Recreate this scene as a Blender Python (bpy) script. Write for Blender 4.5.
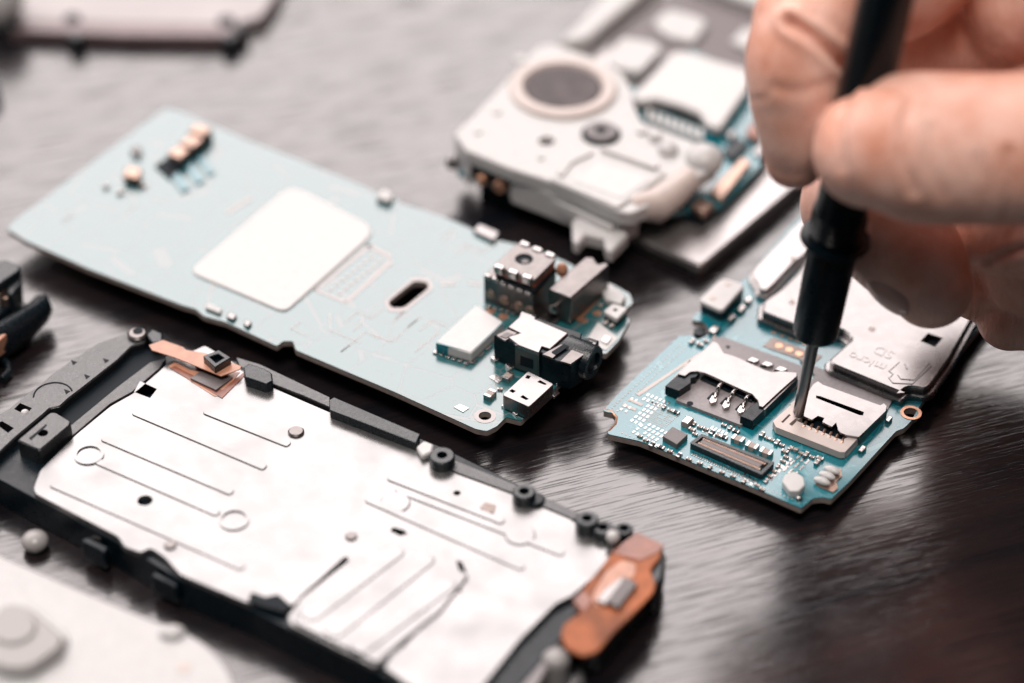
# Phone repair close-up. 1 Blender unit = 1 cm.
import bpy, bmesh, math, random
import numpy as np
from mathutils import Vector, Matrix, geometry
random.seed(7); np.random.seed(7)
for o in list(bpy.data.objects): bpy.data.objects.remove(o)
sc = bpy.context.scene
sc.unit_settings.system = 'METRIC'; sc.unit_settings.scale_length = 0.01
COL = sc.collection
R = math.radians
# ---------------------------------------------------------------- camera
F = 2600.0; PITCH = R(39); DIST = 37.0
cs, sn = math.cos(PITCH), math.sin(PITCH)
CAM = Vector((0, -DIST*cs, DIST*sn))
cd = bpy.data.cameras.new('camera'); cam = bpy.data.objects.new('camera', cd); COL.objects.link(cam)
cam.location = CAM; cam.rotation_euler = (R(90)-PITCH, 0, 0)
cd.sensor_width = 36; cd.lens = F/1024*36; cd.clip_start = 1; cd.clip_end = 1000
cd.dof.use_dof = True; cd.dof.focus_distance = 35.0
cd.dof.aperture_fstop = cd.lens*0.001/1.25; cd.dof.aperture_blades = 0
sc.camera = cam
# ---------------------------------------------------------------- light
w = bpy.data.worlds.new("World"); sc.world = w; w.use_nodes = True
bg = w.node_tree.nodes['Background']; bg.inputs[0].default_value = (0.035, 0.085, 0.12, 1); bg.inputs[1].default_value = 0.3
def area(name, az, el, dist, sx, sy, rad, col, tgt=(0, 0, 0)):
    l = bpy.data.lights.new(name, 'AREA'); l.shape = 'RECTANGLE'; l.size = sx; l.size_y = sy
    l.energy = rad*math.pi*sx*sy; l.color = col
    o = bpy.data.objects.new(name, l); COL.objects.link(o)
    a, e = R(az), R(el)
    o.location = Vector(tgt)+dist*Vector((math.sin(a)*math.cos(e), math.cos(a)*math.cos(e), math.sin(e)))
    o.rotation_euler = (o.location-Vector(tgt)).to_track_quat('Z', 'Y').to_euler()
    return o
area('window_light', -30, 44, 150, 240, 135, 4.7, (1, .91, .895))
area('ceiling_light', 185, 72, 140, 46, 46, 24.0, (1, .91, .85))
sc.view_settings.view_transform = 'Standard'; sc.view_settings.look = 'None'
sc.view_settings.exposure = 0; sc.view_settings.gamma = 1; sc.view_settings.use_curve_mapping = False
sc.render.engine = 'CYCLES'; sc.render.resolution_x = 1024; sc.render.resolution_y = 683

# ---------------------------------------------------------------- tracing helpers
def ray(px, py):
    x = (px-512)/F; y = (py-341.5)/F
    return Vector((x, cs-y*sn, -sn-y*cs))
def W(px, py, z=0):
    d = ray(px, py); return CAM+d*((z-CAM.z)/d.z)
def WD(px, py, dep): return CAM+ray(px, py)*dep
def P(pts, z): return [W(a, b, z).xy.copy() for a, b in pts]

# ---------------------------------------------------------------- materials
def mat(name, col, rough=.5, metal=0, spec=.5, ior=1.5, bump=0, bscale=20, var=0, vscale=8, coat=0, coatr=.1, sss=0, trans=0, rvar=0, emit=None, stretch=None):
    m = bpy.data.materials.new(name); m.use_nodes = True
    nt = m.node_tree; b = nt.nodes['Principled BSDF']
    b.inputs['Base Color'].default_value = (*col, 1); b.inputs['Roughness'].default_value = rough
    b.inputs['Metallic'].default_value = metal; b.inputs['Specular IOR Level'].default_value = spec
    b.inputs['IOR'].default_value = ior
    b.inputs['Coat Weight'].default_value = coat; b.inputs['Coat Roughness'].default_value = coatr
    b.inputs['Transmission Weight'].default_value = trans
    tc = nt.nodes.new('ShaderNodeTexCoord'); mp = nt.nodes.new('ShaderNodeMapping')
    nt.links.new(tc.outputs['Object'], mp.inputs[0])
    if stretch: mp.inputs['Scale'].default_value = stretch; mp.inputs['Rotation'].default_value = (0, 0, R(33))
    if var:
        n = nt.nodes.new('ShaderNodeTexNoise'); n.inputs['Scale'].default_value = vscale; n.inputs['Detail'].default_value = 5
        nt.links.new(mp.outputs[0], n.inputs[0])
        r = nt.nodes.new('ShaderNodeMapRange'); r.inputs[1].default_value = .3; r.inputs[2].default_value = .7
        r.inputs[3].default_value = 1-var; r.inputs[4].default_value = 1+var
        nt.links.new(n.outputs[0], r.inputs[0])
        mx = nt.nodes.new('ShaderNodeVectorMath'); mx.operation = 'SCALE'; mx.inputs[0].default_value = col
        nt.links.new(r.outputs[0], mx.inputs['Scale']); nt.links.new(mx.outputs[0], b.inputs['Base Color'])
    if rvar:
        n = nt.nodes.new('ShaderNodeTexNoise'); n.inputs['Scale'].default_value = vscale*1.7; n.inputs['Detail'].default_value = 6
        nt.links.new(mp.outputs[0], n.inputs[0])
        r = nt.nodes.new('ShaderNodeMapRange'); r.inputs[1].default_value = .3; r.inputs[2].default_value = .7
        r.inputs[3].default_value = max(.02, rough-rvar); r.inputs[4].default_value = rough+rvar
        nt.links.new(n.outputs[0], r.inputs[0]); nt.links.new(r.outputs[0], b.inputs['Roughness'])
    if bump:
        n = nt.nodes.new('ShaderNodeTexNoise'); n.inputs['Scale'].default_value = bscale; n.inputs['Detail'].default_value = 6
        nt.links.new(mp.outputs[0], n.inputs[0])
        bp = nt.nodes.new('ShaderNodeBump'); bp.inputs['Strength'].default_value = bump; bp.inputs['Distance'].default_value = .02
        nt.links.new(n.outputs[0], bp.inputs['Height']); nt.links.new(bp.outputs[0], b.inputs['Normal'])
    if sss:
        b.inputs['Subsurface Weight'].default_value = sss
        b.inputs['Subsurface Radius'].default_value = (1, .35, .2); b.inputs['Subsurface Scale'].default_value = .22
    return m

def board_mat(name, base, trace, ior, rough, seed, tscale=7):
    """solder mask: teal lacquer with slightly raised copper tracks and vias"""
    m = mat(name, base, rough, ior=ior); nt = m.node_tree; b = nt.nodes['Principled BSDF']; N = nt.nodes.new; L = nt.links.new
    tc = N('ShaderNodeTexCoord'); mp = N('ShaderNodeMapping'); mp.inputs['Rotation'].default_value = (0, 0, R(33)); mp.inputs['Location'].default_value = (seed, 0, 0)
    L(tc.outputs['Object'], mp.inputs[0])
    vo = N('ShaderNodeTexVoronoi'); vo.distance = 'MANHATTAN'; vo.feature = 'F1'; vo.inputs['Scale'].default_value = tscale*.22; L(mp.outputs[0], vo.inputs[0])
    vf = N('ShaderNodeTexVoronoi'); vf.distance = 'CHEBYCHEV'; vf.inputs['Scale'].default_value = tscale; L(mp.outputs[0], vf.inputs[0])
    ed = N('ShaderNodeTexVoronoi'); ed.feature = 'DISTANCE_TO_EDGE'; ed.inputs['Scale'].default_value = tscale*.35; ed.inputs['Randomness'].default_value = .6; L(mp.outputs[0], ed.inputs[0])
    lt = N('ShaderNodeMath'); lt.operation = 'LESS_THAN'; lt.inputs[1].default_value = .018; L(ed.outputs['Distance'], lt.inputs[0])
    vd = N('ShaderNodeTexVoronoi'); vd.inputs['Scale'].default_value = tscale*1.3; L(mp.outputs[0], vd.inputs[0])
    l2 = N('ShaderNodeMath'); l2.operation = 'LESS_THAN'; l2.inputs[1].default_value = .10; L(vd.outputs['Distance'], l2.inputs[0])
    mx_ = N('ShaderNodeMath'); mx_.operation = 'MAXIMUM'; L(lt.outputs[0], mx_.inputs[0]); L(l2.outputs[0], mx_.inputs[1])
    mix = N('ShaderNodeMix'); mix.data_type = 'RGBA'; mix.inputs[6].default_value = (*base, 1); mix.inputs[7].default_value = (*trace, 1)
    L(mx_.outputs[0], mix.inputs[0])
    L(mix.outputs[2], b.inputs['Base Color'])
    no = N('ShaderNodeTexNoise'); no.inputs['Scale'].default_value = 2.2; L(mp.outputs[0], no.inputs[0])
    add = N('ShaderNodeMath'); add.operation = 'MULTIPLY_ADD'; add.inputs[1].default_value = .5; L(mx_.outputs[0], add.inputs[0]); L(no.outputs[0], add.inputs[2])
    bp = N('ShaderNodeBump'); bp.inputs['Strength'].default_value = .45; bp.inputs['Distance'].default_value = .006
    L(add.outputs[0], bp.inputs['Height']); L(bp.outputs[0], b.inputs['Normal'])
    return m

M = {}
M['pcb_pale'] = board_mat('pale_solder_mask', (.016, .100, .110), (.08, .12, .128), 2.15, .18, 3, 5)
M['pcb_teal'] = board_mat('teal_solder_mask', (.005, .15, .19), (.05, .23, .27), 1.95, .2, 9, 9)
M['pcb_edge'] = mat('board_edge', (.26, .21, .19), .45, var=.2, vscale=15)
M['copper'] = mat('copper_pad', (.55, .30, .20), .35, metal=.8, var=.2, vscale=20)
M['gold'] = mat('gilded_contact', (.42, .29, .235), .38, metal=.9, var=.15)
M['white'] = mat('white_plastic', (.47, .465, .462), .38, bump=.12, bscale=9, var=.05, rvar=.05, sss=.15)
M['tape'] = mat('white_shield_tape', (.52, .51, .505), .38, ior=1.5, bump=.2, bscale=4, var=.04)
M['grey_pl'] = mat('grey_plastic', (.22, .20, .205), .42, bump=.15, bscale=60, var=.12, vscale=20)
M['black'] = mat('black_plastic', (.0012, .006, .010), .32, spec=.3, bump=.12, bscale=40, rvar=.08)
M['black_gl'] = mat('satin_black_plastic', (.002, .007, .011), .3, ior=1.6, bump=.3, bscale=55, rvar=.08, vscale=12)
M['rail'] = mat('grained_black_plastic', (.008, .009, .011), .33, ior=1.85, bump=.35, bscale=70, rvar=.08, vscale=14)
M['steel'] = mat('tinned_steel', (.26, .248, .245), .28, metal=1, bump=.015, bscale=12, var=.03, vscale=4, rvar=.03)
M['steel_d'] = mat('dull_nickel', (.19, .175, .17), .36, metal=1, bump=.05, bscale=20, var=.08, vscale=8, rvar=.04)
M['steel_b'] = mat('bright_solder', (.42, .40, .39), .25, metal=1, bump=.2, bscale=25)
M['plate'] = mat('magnesium_plate', (.27, .268, .268), .30, metal=.85, bump=.45, bscale=1.3, var=.10, vscale=1.3, rvar=.09)
M['chassis'] = mat('silver_chassis', (.42, .40, .395), .36, metal=.9, bump=.1, bscale=20, var=.08)
M['shaft'] = mat('screwdriver_steel', (.30, .28, .28), .36, metal=1, rvar=.08, vscale=30)
M['orange'] = mat('orange_polyimide', (.30, .092, .035), .3, spec=.2, ior=1.45, bump=.5, bscale=3, var=.45, vscale=2.5)
M['peach'] = mat('peach_polyimide', (.46, .22, .14), .32, ior=1.55, bump=.15, bscale=10, var=.15, vscale=6)
M['brown'] = mat('brown_adhesive', (.22, .07, .04), .3, ior=1.6, var=.3, vscale=6)
M['mauve'] = mat('mauve_panel', (.10, .08, .082), .42, ior=1.5, bump=.1, bscale=5)
M['mesh_g'] = mat('speaker_mesh_cloth', (.05, .036, .038), .55, ior=1.5, bump=.8, bscale=9, var=.6, vscale=3)
M['ring'] = mat('speaker_ring', (.50, .43, .40), .4, var=.05)
M['smoke'] = mat('smoky_plastic', (.16, .11, .115), .3, ior=1.5, var=.15, vscale=2)
M['clear'] = mat('hazy_clear_plastic', (.37, .34, .34), .35, ior=1.45, var=.08, vscale=1)
M['dark'] = mat('dark_recess', (.001, .005, .009), .6, spec=.2)  # near-black parts; on the trough its shade is put into the colour
M['ceramic'] = mat('tan_ceramic', (.33, .26, .23), .45, var=.2, vscale=20)
M['chip'] = mat('grey_epoxy', (.10, .085, .085), .38, ior=1.6, bump=.2, bscale=70)
M['grey_bump'] = mat('pale_grey_lacquer', (.30, .285, .28), .3)
M['pad_pink'] = mat('lacquered_pad', (.26, .22, .21), .3, ior=2.0)
M['driver'] = mat('driver_black_resin', (.001, .005, .008), .3, spec=.22, ior=1.45, rvar=.05)
# skin
sk = mat('skin', (.68, .43, .35), .40, sss=.2); M['skin'] = sk
nt = sk.node_tree; b = nt.nodes['Principled BSDF']; N = nt.nodes.new; L = nt.links.new
tc = N('ShaderNodeTexCoord')
n1 = N('ShaderNodeTexNoise'); n1.inputs['Scale'].default_value = 1.6; n1.inputs['Detail'].default_value = 6; L(tc.outputs['Object'], n1.inputs[0])
cr = N('ShaderNodeValToRGB'); cr.color_ramp.elements[0].position = .32; cr.color_ramp.elements[0].color = (.70, .32, .22, 1)
cr.color_ramp.elements[1].position = .66; cr.color_ramp.elements[1].color = (.88, .55, .45, 1); L(n1.outputs[0], cr.inputs[0]); L(cr.outputs[0], b.inputs['Base Color'])
v1 = N('ShaderNodeTexVoronoi'); v1.inputs['Scale'].default_value = 22; v1.feature = 'DISTANCE_TO_EDGE'; L(tc.outputs['Object'], v1.inputs[0])
mp = N('ShaderNodeMapping'); mp.inputs['Scale'].default_value = (14, 3, 3); L(tc.outputs['Object'], mp.inputs[0])
n2 = N('ShaderNodeTexNoise'); n2.inputs['Scale'].default_value = 1.5; n2.inputs['Detail'].default_value = 5; L(mp.outputs[0], n2.inputs[0])
ad = N('ShaderNodeMath'); ad.operation = 'MULTIPLY_ADD'; ad.inputs[1].default_value = .35; L(v1.outputs['Distance'], ad.inputs[0]); L(n2.outputs[0], ad.inputs[2])
bp = N('ShaderNodeBump'); bp.inputs['Strength'].default_value = .6; bp.inputs['Distance'].default_value = .04; L(ad.outputs[0], bp.inputs['Height']); L(bp.outputs[0], b.inputs['Normal'])
M['nail'] = mat('fingernail', (.66, .42, .36), .25, sss=.3)
# wood
wd = mat('dark_wood', (.03, .022, .022), .5, ior=1.3, spec=0, coat=1, coatr=.15); M['wood'] = wd
nt = wd.node_tree; b = nt.nodes['Principled BSDF']; N = nt.nodes.new; L = nt.links.new
tc = N('ShaderNodeTexCoord')
def stn(sx, sy, scale, det, dist=0, rot=-20):
    m0 = N('ShaderNodeMapping'); m0.inputs['Rotation'].default_value = (0, 0, R(rot)); L(tc.outputs['Object'], m0.inputs[0])
    m1 = N('ShaderNodeMapping'); m1.inputs['Scale'].default_value = (sx, sy, 1); L(m0.outputs[0], m1.inputs[0])
    n = N('ShaderNodeTexNoise'); n.inputs['Scale'].default_value = scale; n.inputs['Detail'].default_value = det
    n.inputs['Distortion'].default_value = dist; L(m1.outputs[0], n.inputs[0]); return n.outputs[0]
fine = stn(.4, 13, 1.7, 6, .12); broad = stn(.08, 1.6, 1.2, 4, .6); pores = stn(.9, 30, 1.2, 3, .15)
cr = N('ShaderNodeValToRGB'); e = cr.color_ramp.elements; e[0].position = .36; e[0].color = (.001, .0035, .006, 1); e[1].position = .66; e[1].color = (.020, .012, .012, 1)
mixv = N('ShaderNodeMath'); mixv.operation = 'MULTIPLY_ADD'; mixv.inputs[1].default_value = .45; L(broad, mixv.inputs[0])
sc2 = N('ShaderNodeMath'); sc2.operation = 'MULTIPLY'; sc2.inputs[1].default_value = .55; L(fine, sc2.inputs[0]); L(sc2.outputs[0], mixv.inputs[2])
L(mixv.outputs[0], cr.inputs[0]); L(cr.outputs[0], b.inputs['Base Color'])
pr = N('ShaderNodeMapRange'); pr.inputs[1].default_value = .36; pr.inputs[2].default_value = .46; L(pores, pr.inputs[0])
rr = N('ShaderNodeMapRange'); rr.inputs[1].default_value = .35; rr.inputs[2].default_value = .65; rr.inputs[3].default_value = .46; rr.inputs[4].default_value = .34; L(fine, rr.inputs[0]); L(rr.outputs[0], b.inputs['Roughness'])
hs = N('ShaderNodeMath'); hs.operation = 'MULTIPLY_ADD'; hs.inputs[1].default_value = 1.2; L(pr.outputs[0], hs.inputs[0]); L(fine, hs.inputs[2])
bp = N('ShaderNodeBump'); b.inputs['Coat IOR'].default_value = 2.0
bp.inputs['Strength'].default_value = .3; bp.inputs['Distance'].default_value = .0028; L(hs.outputs[0], bp.inputs['Height']); L(bp.outputs[0], b.inputs['Normal']); L(bp.outputs[0], b.inputs['Coat Normal'])
si = N('ShaderNodeMapRange'); si.inputs[3].default_value = .45; si.inputs[4].default_value = 1; L(pr.outputs[0], si.inputs[0]); L(si.outputs[0], b.inputs['Coat Weight'])
crr = N('ShaderNodeMapRange'); crr.inputs[1].default_value = .35; crr.inputs[2].default_value = .65; crr.inputs[3].default_value = .24; crr.inputs[4].default_value = .13; L(fine, crr.inputs[0]); L(crr.outputs[0], b.inputs['Coat Roughness'])

# ---------------------------------------------------------------- mesh builder
def rnd(pts, r, n=4):
    """round the corners of a polygon (r in cm, one number or one per corner)"""
    out = []; k = len(pts)
    for i in range(k):
        ri = r[i] if isinstance(r, (list, tuple)) else r
        p = pts[i]; a = pts[i-1]-p; c = pts[(i+1) % k]-p
        if ri <= 0: out.append(p.copy()); continue
        t = min(ri, a.length*.48, c.length*.48)
        s0 = p+a.normalized()*t; s1 = p+c.normalized()*t
        for j in range(n+1):
            u = j/n; out.append((1-u)**2*s0+2*u*(1-u)*p+u*u*s1)
    return out
def circ(c, r, n=24, ry=None, rot=0):
    ry = ry or r
    o = []
    for i in range(n):
        t = 2*math.pi*i/n; x, y = r*math.cos(t), ry*math.sin(t)
        o.append(Vector((c[0]+x*math.cos(rot)-y*math.sin(rot), c[1]+x*math.sin(rot)+y*math.cos(rot))))
    return o
def carea(p): return sum(p[i-1].x*p[i].y-p[i].x*p[i-1].y for i in range(len(p)))/2
def inset(pts, d):
    if carea(pts) < 0: pts = pts[::-1]
    k = len(pts); out = []
    for i in range(k):
        e1 = (pts[i]-pts[i-1]); e2 = (pts[(i+1) % k]-pts[i])
        if e1.length < 1e-7 or e2.length < 1e-7: out.append(pts[i].copy()); continue
        e1.normalize(); e2.normalize()
        n1 = Vector((-e1.y, e1.x)); n2 = Vector((-e2.y, e2.x)); m = n1+n2
        if m.length < .3: out.append(pts[i]+n1*d); continue
        m.normalize(); out.append(pts[i]+m*(d/max(.4, m.dot(n1))))
    return out
class MB:
    def __init__(s): s.v = []; s.f = []; s.m = []; s.mats = []
    def mi(s, m):
        if m not in s.mats: s.mats.append(m)
        return s.mats.index(m)
    def add(s, vs, fs, m=None):
        k = len(s.v); s.v += [tuple(a) for a in vs]; i = s.mi(m) if m else 0
        for f in fs: s.f.append([a+k for a in f]); s.m.append(i)
    def prism(s, pts, z0, z1, holes=(), m=None, top=None, chamfer=0):
        """extrude a world-space outline (cm) from z0 to z1, with optional holes and a chamfered top rim"""
        pts = [Vector(p) for p in pts]
        if carea(pts) < 0: pts = pts[::-1]
        hs = []
        for h in holes:
            h = [Vector(p) for p in h]
            if carea(h) > 0: h = h[::-1]
            hs.append(h)
        loops = [pts]+hs
        def cap(ls, z, flip, mm):
            flat = [p for l in ls for p in l]
            if len(ls) == 1 and len(flat) <= 4: tr = [list(range(len(flat)))]
            else: tr = [list(t) for t in geometry.tessellate_polygon([[Vector((p.x, p.y, 0)) for p in l] for l in ls])]
            fs = []
            for t in tr:
                a = sum(flat[t[i-1]].x*flat[t[i]].y-flat[t[i]].x*flat[t[i-1]].y for i in range(len(t)))
                if abs(a) < 1e-12: continue
                if (a < 0) != flip: t = t[::-1]
                fs.append(t)
            s.add([(p.x, p.y, z) for p in flat], fs, mm)
        cap(loops, z0, True, m)
        if chamfer:
            tp = inset(pts, chamfer); zc = z1-chamfer; k = len(pts)
            s.add([(p.x, p.y, z0) for p in pts]+[(p.x, p.y, zc) for p in pts]+[(p.x, p.y, z1) for p in tp],
                  [[i, (i+1) % k, k+(i+1) % k, k+i] for i in range(k)]+[[k+i, k+(i+1) % k, 2*k+(i+1) % k, 2*k+i] for i in range(k)], m)
            cap([tp]+hs, z1, False, top or m); rest = hs
        else:
            cap(loops, z1, False, top or m); rest = loops
        for l in rest:
            k = len(l)
            s.add([(p.x, p.y, z0) for p in l]+[(p.x, p.y, z1) for p in l], [[i, (i+1) % k, k+(i+1) % k, k+i] for i in range(k)], m)
    def pp(s, px, z0, z1, r=0, holes=(), m=None, chamfer=0, top=None, n=4):
        """prism from a traced outline whose top lies at z1"""
        q = P(px, z1)
        s.prism(rnd(q, r, n) if r else q, z0, z1, holes, m, top, chamfer)
    def cyl(s, c, r, z0, z1, n=24, r1=None, m=None, ry=None, chamfer=0, hole=0):
        a = circ(c, r, n); 
        s.prism(a, z0, z1, [circ(c, hole, n)] if hole else [], m, None, chamfer)
    def lathe(s, p0, ax, prof, n=32, m=None):
        """surface of revolution about an axis; prof = (distance along axis, radius)"""
        ax = Vector(ax).normalized(); u = ax.orthogonal().normalized(); v = ax.cross(u); p0 = Vector(p0)
        vs = []; fs = []
        for d, r in prof:
            for i in range(n):
                t = 2*math.pi*i/n; vs.append(p0+ax*d+(u*math.cos(t)+v*math.sin(t))*r)
        for j in range(len(prof)-1):
            for i in range(n): fs.append([j*n+i, j*n+(i+1) % n, (j+1)*n+(i+1) % n, (j+1)*n+i])
        fs.append(list(range(n))[::-1]); fs.append([(len(prof)-1)*n+i for i in range(n)])
        s.add(vs, fs, m)
    def tube(s, pts, r, n=10, m=None, sq=1):
        pts = [Vector(p) for p in pts]; vs = []; fs = []; k = len(pts)
        for j, p in enumerate(pts):
            t = (pts[min(j+1, k-1)]-pts[max(j-1, 0)]).normalized()
            u = t.cross(Vector((0, 0, 1)))
            u = u.normalized() if u.length > .05 else Vector((1, 0, 0)); v = u.cross(t)
            rj = r[j] if isinstance(r, (list, tuple)) else r
            for i in range(n):
                a = 2*math.pi*i/n; vs.append(p+(u*math.cos(a)+v*math.sin(a)*sq)*rj)
        for j in range(k-1):
            for i in range(n): fs.append([j*n+i, j*n+(i+1) % n, (j+1)*n+(i+1) % n, (j+1)*n+i])
        fs.append(list(range(n))[::-1]); fs.append([(k-1)*n+i for i in range(n)])
        s.add(vs, fs, m)
    def ball(s, c, rx, ry, rz, n=20, m=None, rot=None):
        vs = []; fs = []; h = n//2
        for j in range(1, h):
            ph = math.pi*j/h
            for i in range(n):
                t = 2*math.pi*i/n; q = Vector((rx*math.sin(ph)*math.cos(t), ry*math.sin(ph)*math.sin(t), rz*math.cos(ph)))
                if rot is not None: q = rot @ q
                vs.append(Vector(c)+q)
        for q in (Vector((0, 0, rz)), Vector((0, 0, -rz))):
            if rot is not None: q = rot @ q
            vs.append(Vector(c)+q)
        for j in range(h-2):
            for i in range(n): fs.append([j*n+i, (j+1)*n+i, (j+1)*n+(i+1) % n, j*n+(i+1) % n])
        T = len(vs)-2
        for i in range(n): fs.append([T, i, (i+1) % n]); fs.append([T+1, (h-2)*n+(i+1) % n, (h-2)*n+i])
        s.add(vs, fs, m)
    def build(s, name, m, parent=None, bevel=0, smooth=True):
        me = bpy.data.meshes.new(name); off = Vector((0, 0, 0)); q = parent
        while q is not None: off += q.location; q = q.parent
        me.from_pydata([tuple(Vector(a)-off) for a in s.v], [], s.f); me.update()
        mats = [x or m for x in s.mats] or [m]
        # None slot = default material
        names = s.mats if s.mats else [None]
        for x in names: me.materials.append(M[x] if isinstance(x, str) else (x or M[m]))
        if s.m: me.polygons.foreach_set('material_index', s.m)
        bm = bmesh.new(); bm.from_mesh(me); bmesh.ops.remove_doubles(bm, verts=bm.verts, dist=1e-5)
        bmesh.ops.recalc_face_normals(bm, faces=bm.faces)
        bmesh.ops.dissolve_limit(bm, angle_limit=.01, verts=bm.verts, edges=bm.edges, delimit={'MATERIAL'}) if bevel else None
        bm.to_mesh(me); bm.free()
        if smooth: me.shade_smooth(); me.set_sharp_from_angle(angle=R(35))
        o = bpy.data.objects.new(name, me); COL.objects.link(o)
        if parent: o.parent = parent
        if bevel:
            bv = o.modifiers.new('bevel', 'BEVEL'); bv.width = bevel; bv.segments = 2; bv.limit_method = 'ANGLE'; bv.angle_limit = R(40); bv.harden_normals = False
        return o
    # every add() without a material uses slot 0 = the build material
def _add(self, vs, fs, m=None):
    k = len(self.v); self.v += [tuple(a) for a in vs]
    if m not in self.mats: self.mats.append(m)
    i = self.mats.index(m)
    for f in fs: self.f.append([a+k for a in f]); self.m.append(i)
MB.add = _add
def thing(name, label, cat, loc, group=None):
    o = bpy.data.objects.new(name, None); COL.objects.link(o); o.location = loc; o.empty_display_size = .5
    o['label'] = label; o['category'] = cat
    if group: o['group'] = group
    return o
def tag(o, label, cat): o['label'] = label; o['category'] = cat; return o
def part(name, m, parent, fn, bevel=0):
    b_ = MB(); fn(b_); return b_.build(name, m, parent, bevel)
def parts(name, m, parent, fn, bevel=0):
    """every separate piece becomes a part of its own; past 100 the smallest share one mesh"""
    b_ = MB(); fn(b_); key = {}; root = {}
    ids = [key.setdefault(tuple(round(c, 5) for c in v), len(key)) for v in b_.v]
    def find(a):
        while root.setdefault(a, a) != a: root[a] = root[root[a]]; a = root[a]
        return a
    for f_ in b_.f:
        for a in f_[1:]: root[find(ids[a])] = find(ids[f_[0]])
    grp = {}
    for f_, mi in zip(b_.f, b_.m): grp.setdefault(find(ids[f_[0]]), []).append((f_, mi))
    def size(g):
        vs = [b_.v[i] for f_, _ in g for i in f_]; return (max(v[0] for v in vs)-min(v[0] for v in vs))*(max(v[1] for v in vs)-min(v[1] for v in vs))
    gs = sorted(grp.values(), key=size, reverse=True)
    if len(gs) > 100: rest = [x for g in gs[100:] for x in g]; gs = gs[:100]+[rest]
    else: rest = None
    for g in gs:
        nb = MB(); mp_ = {}
        for f_, mi in g:
            idx = []
            for a in f_:
                if a not in mp_: mp_[a] = len(nb.v); nb.v.append(b_.v[a])
                idx.append(mp_[a])
            mm = b_.mats[mi]
            if mm not in nb.mats: nb.mats.append(mm)
            nb.f.append(idx); nb.m.append(nb.mats.index(mm))
        o = nb.build(name, m, parent, bevel)
        if g is rest: o['kind'] = 'stuff'
    return o
def one(name, m, parent, px, z0, z1, r=0, bevel=0, chamfer=0, holes=(), top=None):
    b_ = MB(); b_.pp(px, z0, z1, r, holes, None, chamfer, top); return b_.build(name, m, parent, bevel)
def lerp(a, b, t): return (a[0]+(b[0]-a[0])*t, a[1]+(b[1]-a[1])*t)
def bil(q, u, v): return lerp(lerp(q[0], q[3], u), lerp(q[1], q[2], u), v)   # q = L,T,R,B ; u along the long way, v along the short way
def quad_in(q, t): 
    c = (sum(a[0] for a in q)/4, sum(a[1] for a in q)/4); return [lerp(a, c, t) for a in q]
def grid_pads(b_, q, nu, nv, z, fu=.5, fv=.5, h=.006, skip=0, m=None):
    for i in range(nu):
        for j in range(nv):
            if random.random() < skip: continue
            u0 = (i+.5-fu/2)/nu; u1 = (i+.5+fu/2)/nu; v0 = (j+.5-fv/2)/nv; v1 = (j+.5+fv/2)/nv
            b_.pp([bil(q, u0, v0), bil(q, u0, v1), bil(q, u1, v1), bil(q, u1, v0)], z-.002, z+h, m=m)

# ================================================================ TABLE
b_ = MB(); b_.add([(-90, -45, 0), (90, -45, 0), (90, 110, 0), (-90, 110, 0)], [[0, 1, 2, 3]])
tb = b_.build('table_surface', 'wood', None); tb['kind'] = 'structure'

# small repeated electronic parts ------------------------------------------------
def cap_mesh(name, l, wd_, h, body, ends):
    b_ = MB(); e = l*.28
    def bx(x0, x1, y, z, m): b_.prism([Vector((x0, -y)), Vector((x1, -y)), Vector((x1, y)), Vector((x0, y))], 0, z, m=m)
    bx(-l/2+e, l/2-e, wd_/2*.94, h*.94, body); bx(-l/2, -l/2+e, wd_/2, h, ends); bx(l/2-e, l/2, wd_/2, h, ends)
    o = b_.build(name, body, None, .004); o.hide_render = False
    me = o.data; bpy.data.objects.remove(o); return me
CAPS = {'t': cap_mesh('capacitor', .10, .055, .05, 'ceramic', 'steel_b'), 's': cap_mesh('capacitor', .075, .045, .035, 'ceramic', 'steel_b'),
        'r': cap_mesh('resistor', .10, .06, .032, 'black', 'steel_b'), 'l': cap_mesh('capacitor', .17, .11, .08, 'ceramic', 'steel_b')}
def put(kind, name, parent, px, py, z, ang):
    o = bpy.data.objects.new(name, CAPS[kind]); COL.objects.link(o); o.parent = parent
    o.location = W(px, py, z+.02)-Vector((0, 0, .02))-parent.location; o.rotation_euler = (0, 0, R(ang))
    bv = o.modifiers.new('bevel', 'BEVEL'); bv.width = .004; bv.segments = 1
    return o

# ================================================================ LONG PALE BOARD
Z = .46; T = .09
pcb = thing('circuit_board', 'long pale circuit board with a white square pad, an oblong slot and black audio jack', 'circuit board', W(280, 270, 0))
out = [(7, 229), (15, 220), (158, 113), (166, 108), (186, 113), (240, 137), (300, 160), (366, 187), (376, 193), (392, 193), (400, 203), (436, 214), (468, 227), (480, 235), (500, 241),
       (530, 247), (566, 262), (600, 281), (612, 284), (630, 294), (633, 303), (622, 312), (630, 320), (619, 340), (606, 354), (596, 352), (560, 383), (545, 398), (521, 421), (506, 417), (497, 426), (487, 431),
       (476, 429), (395, 392), (296, 350), (293, 341), (283, 341), (277, 346), (262, 339), (226, 322), (204, 316), (196, 309), (182, 305), (87, 268), (74, 262), (26, 241)]
slot = [(388, 302), (414, 281), (427, 282), (429, 288), (404, 308), (391, 308)]
hole = circ(W(485, 416, Z).xy, .085, 20)
slo = rnd(P(slot, Z), .07)
part('board', 'pcb_pale', pcb, lambda m: (m.prism(rnd(P(out, Z), .03, 2), Z-T, Z-.012, [hole, slo], 'pcb_edge'), m.prism(rnd(P(out, Z), .03, 2), Z-.0119, Z, [hole, slo])))
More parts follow.
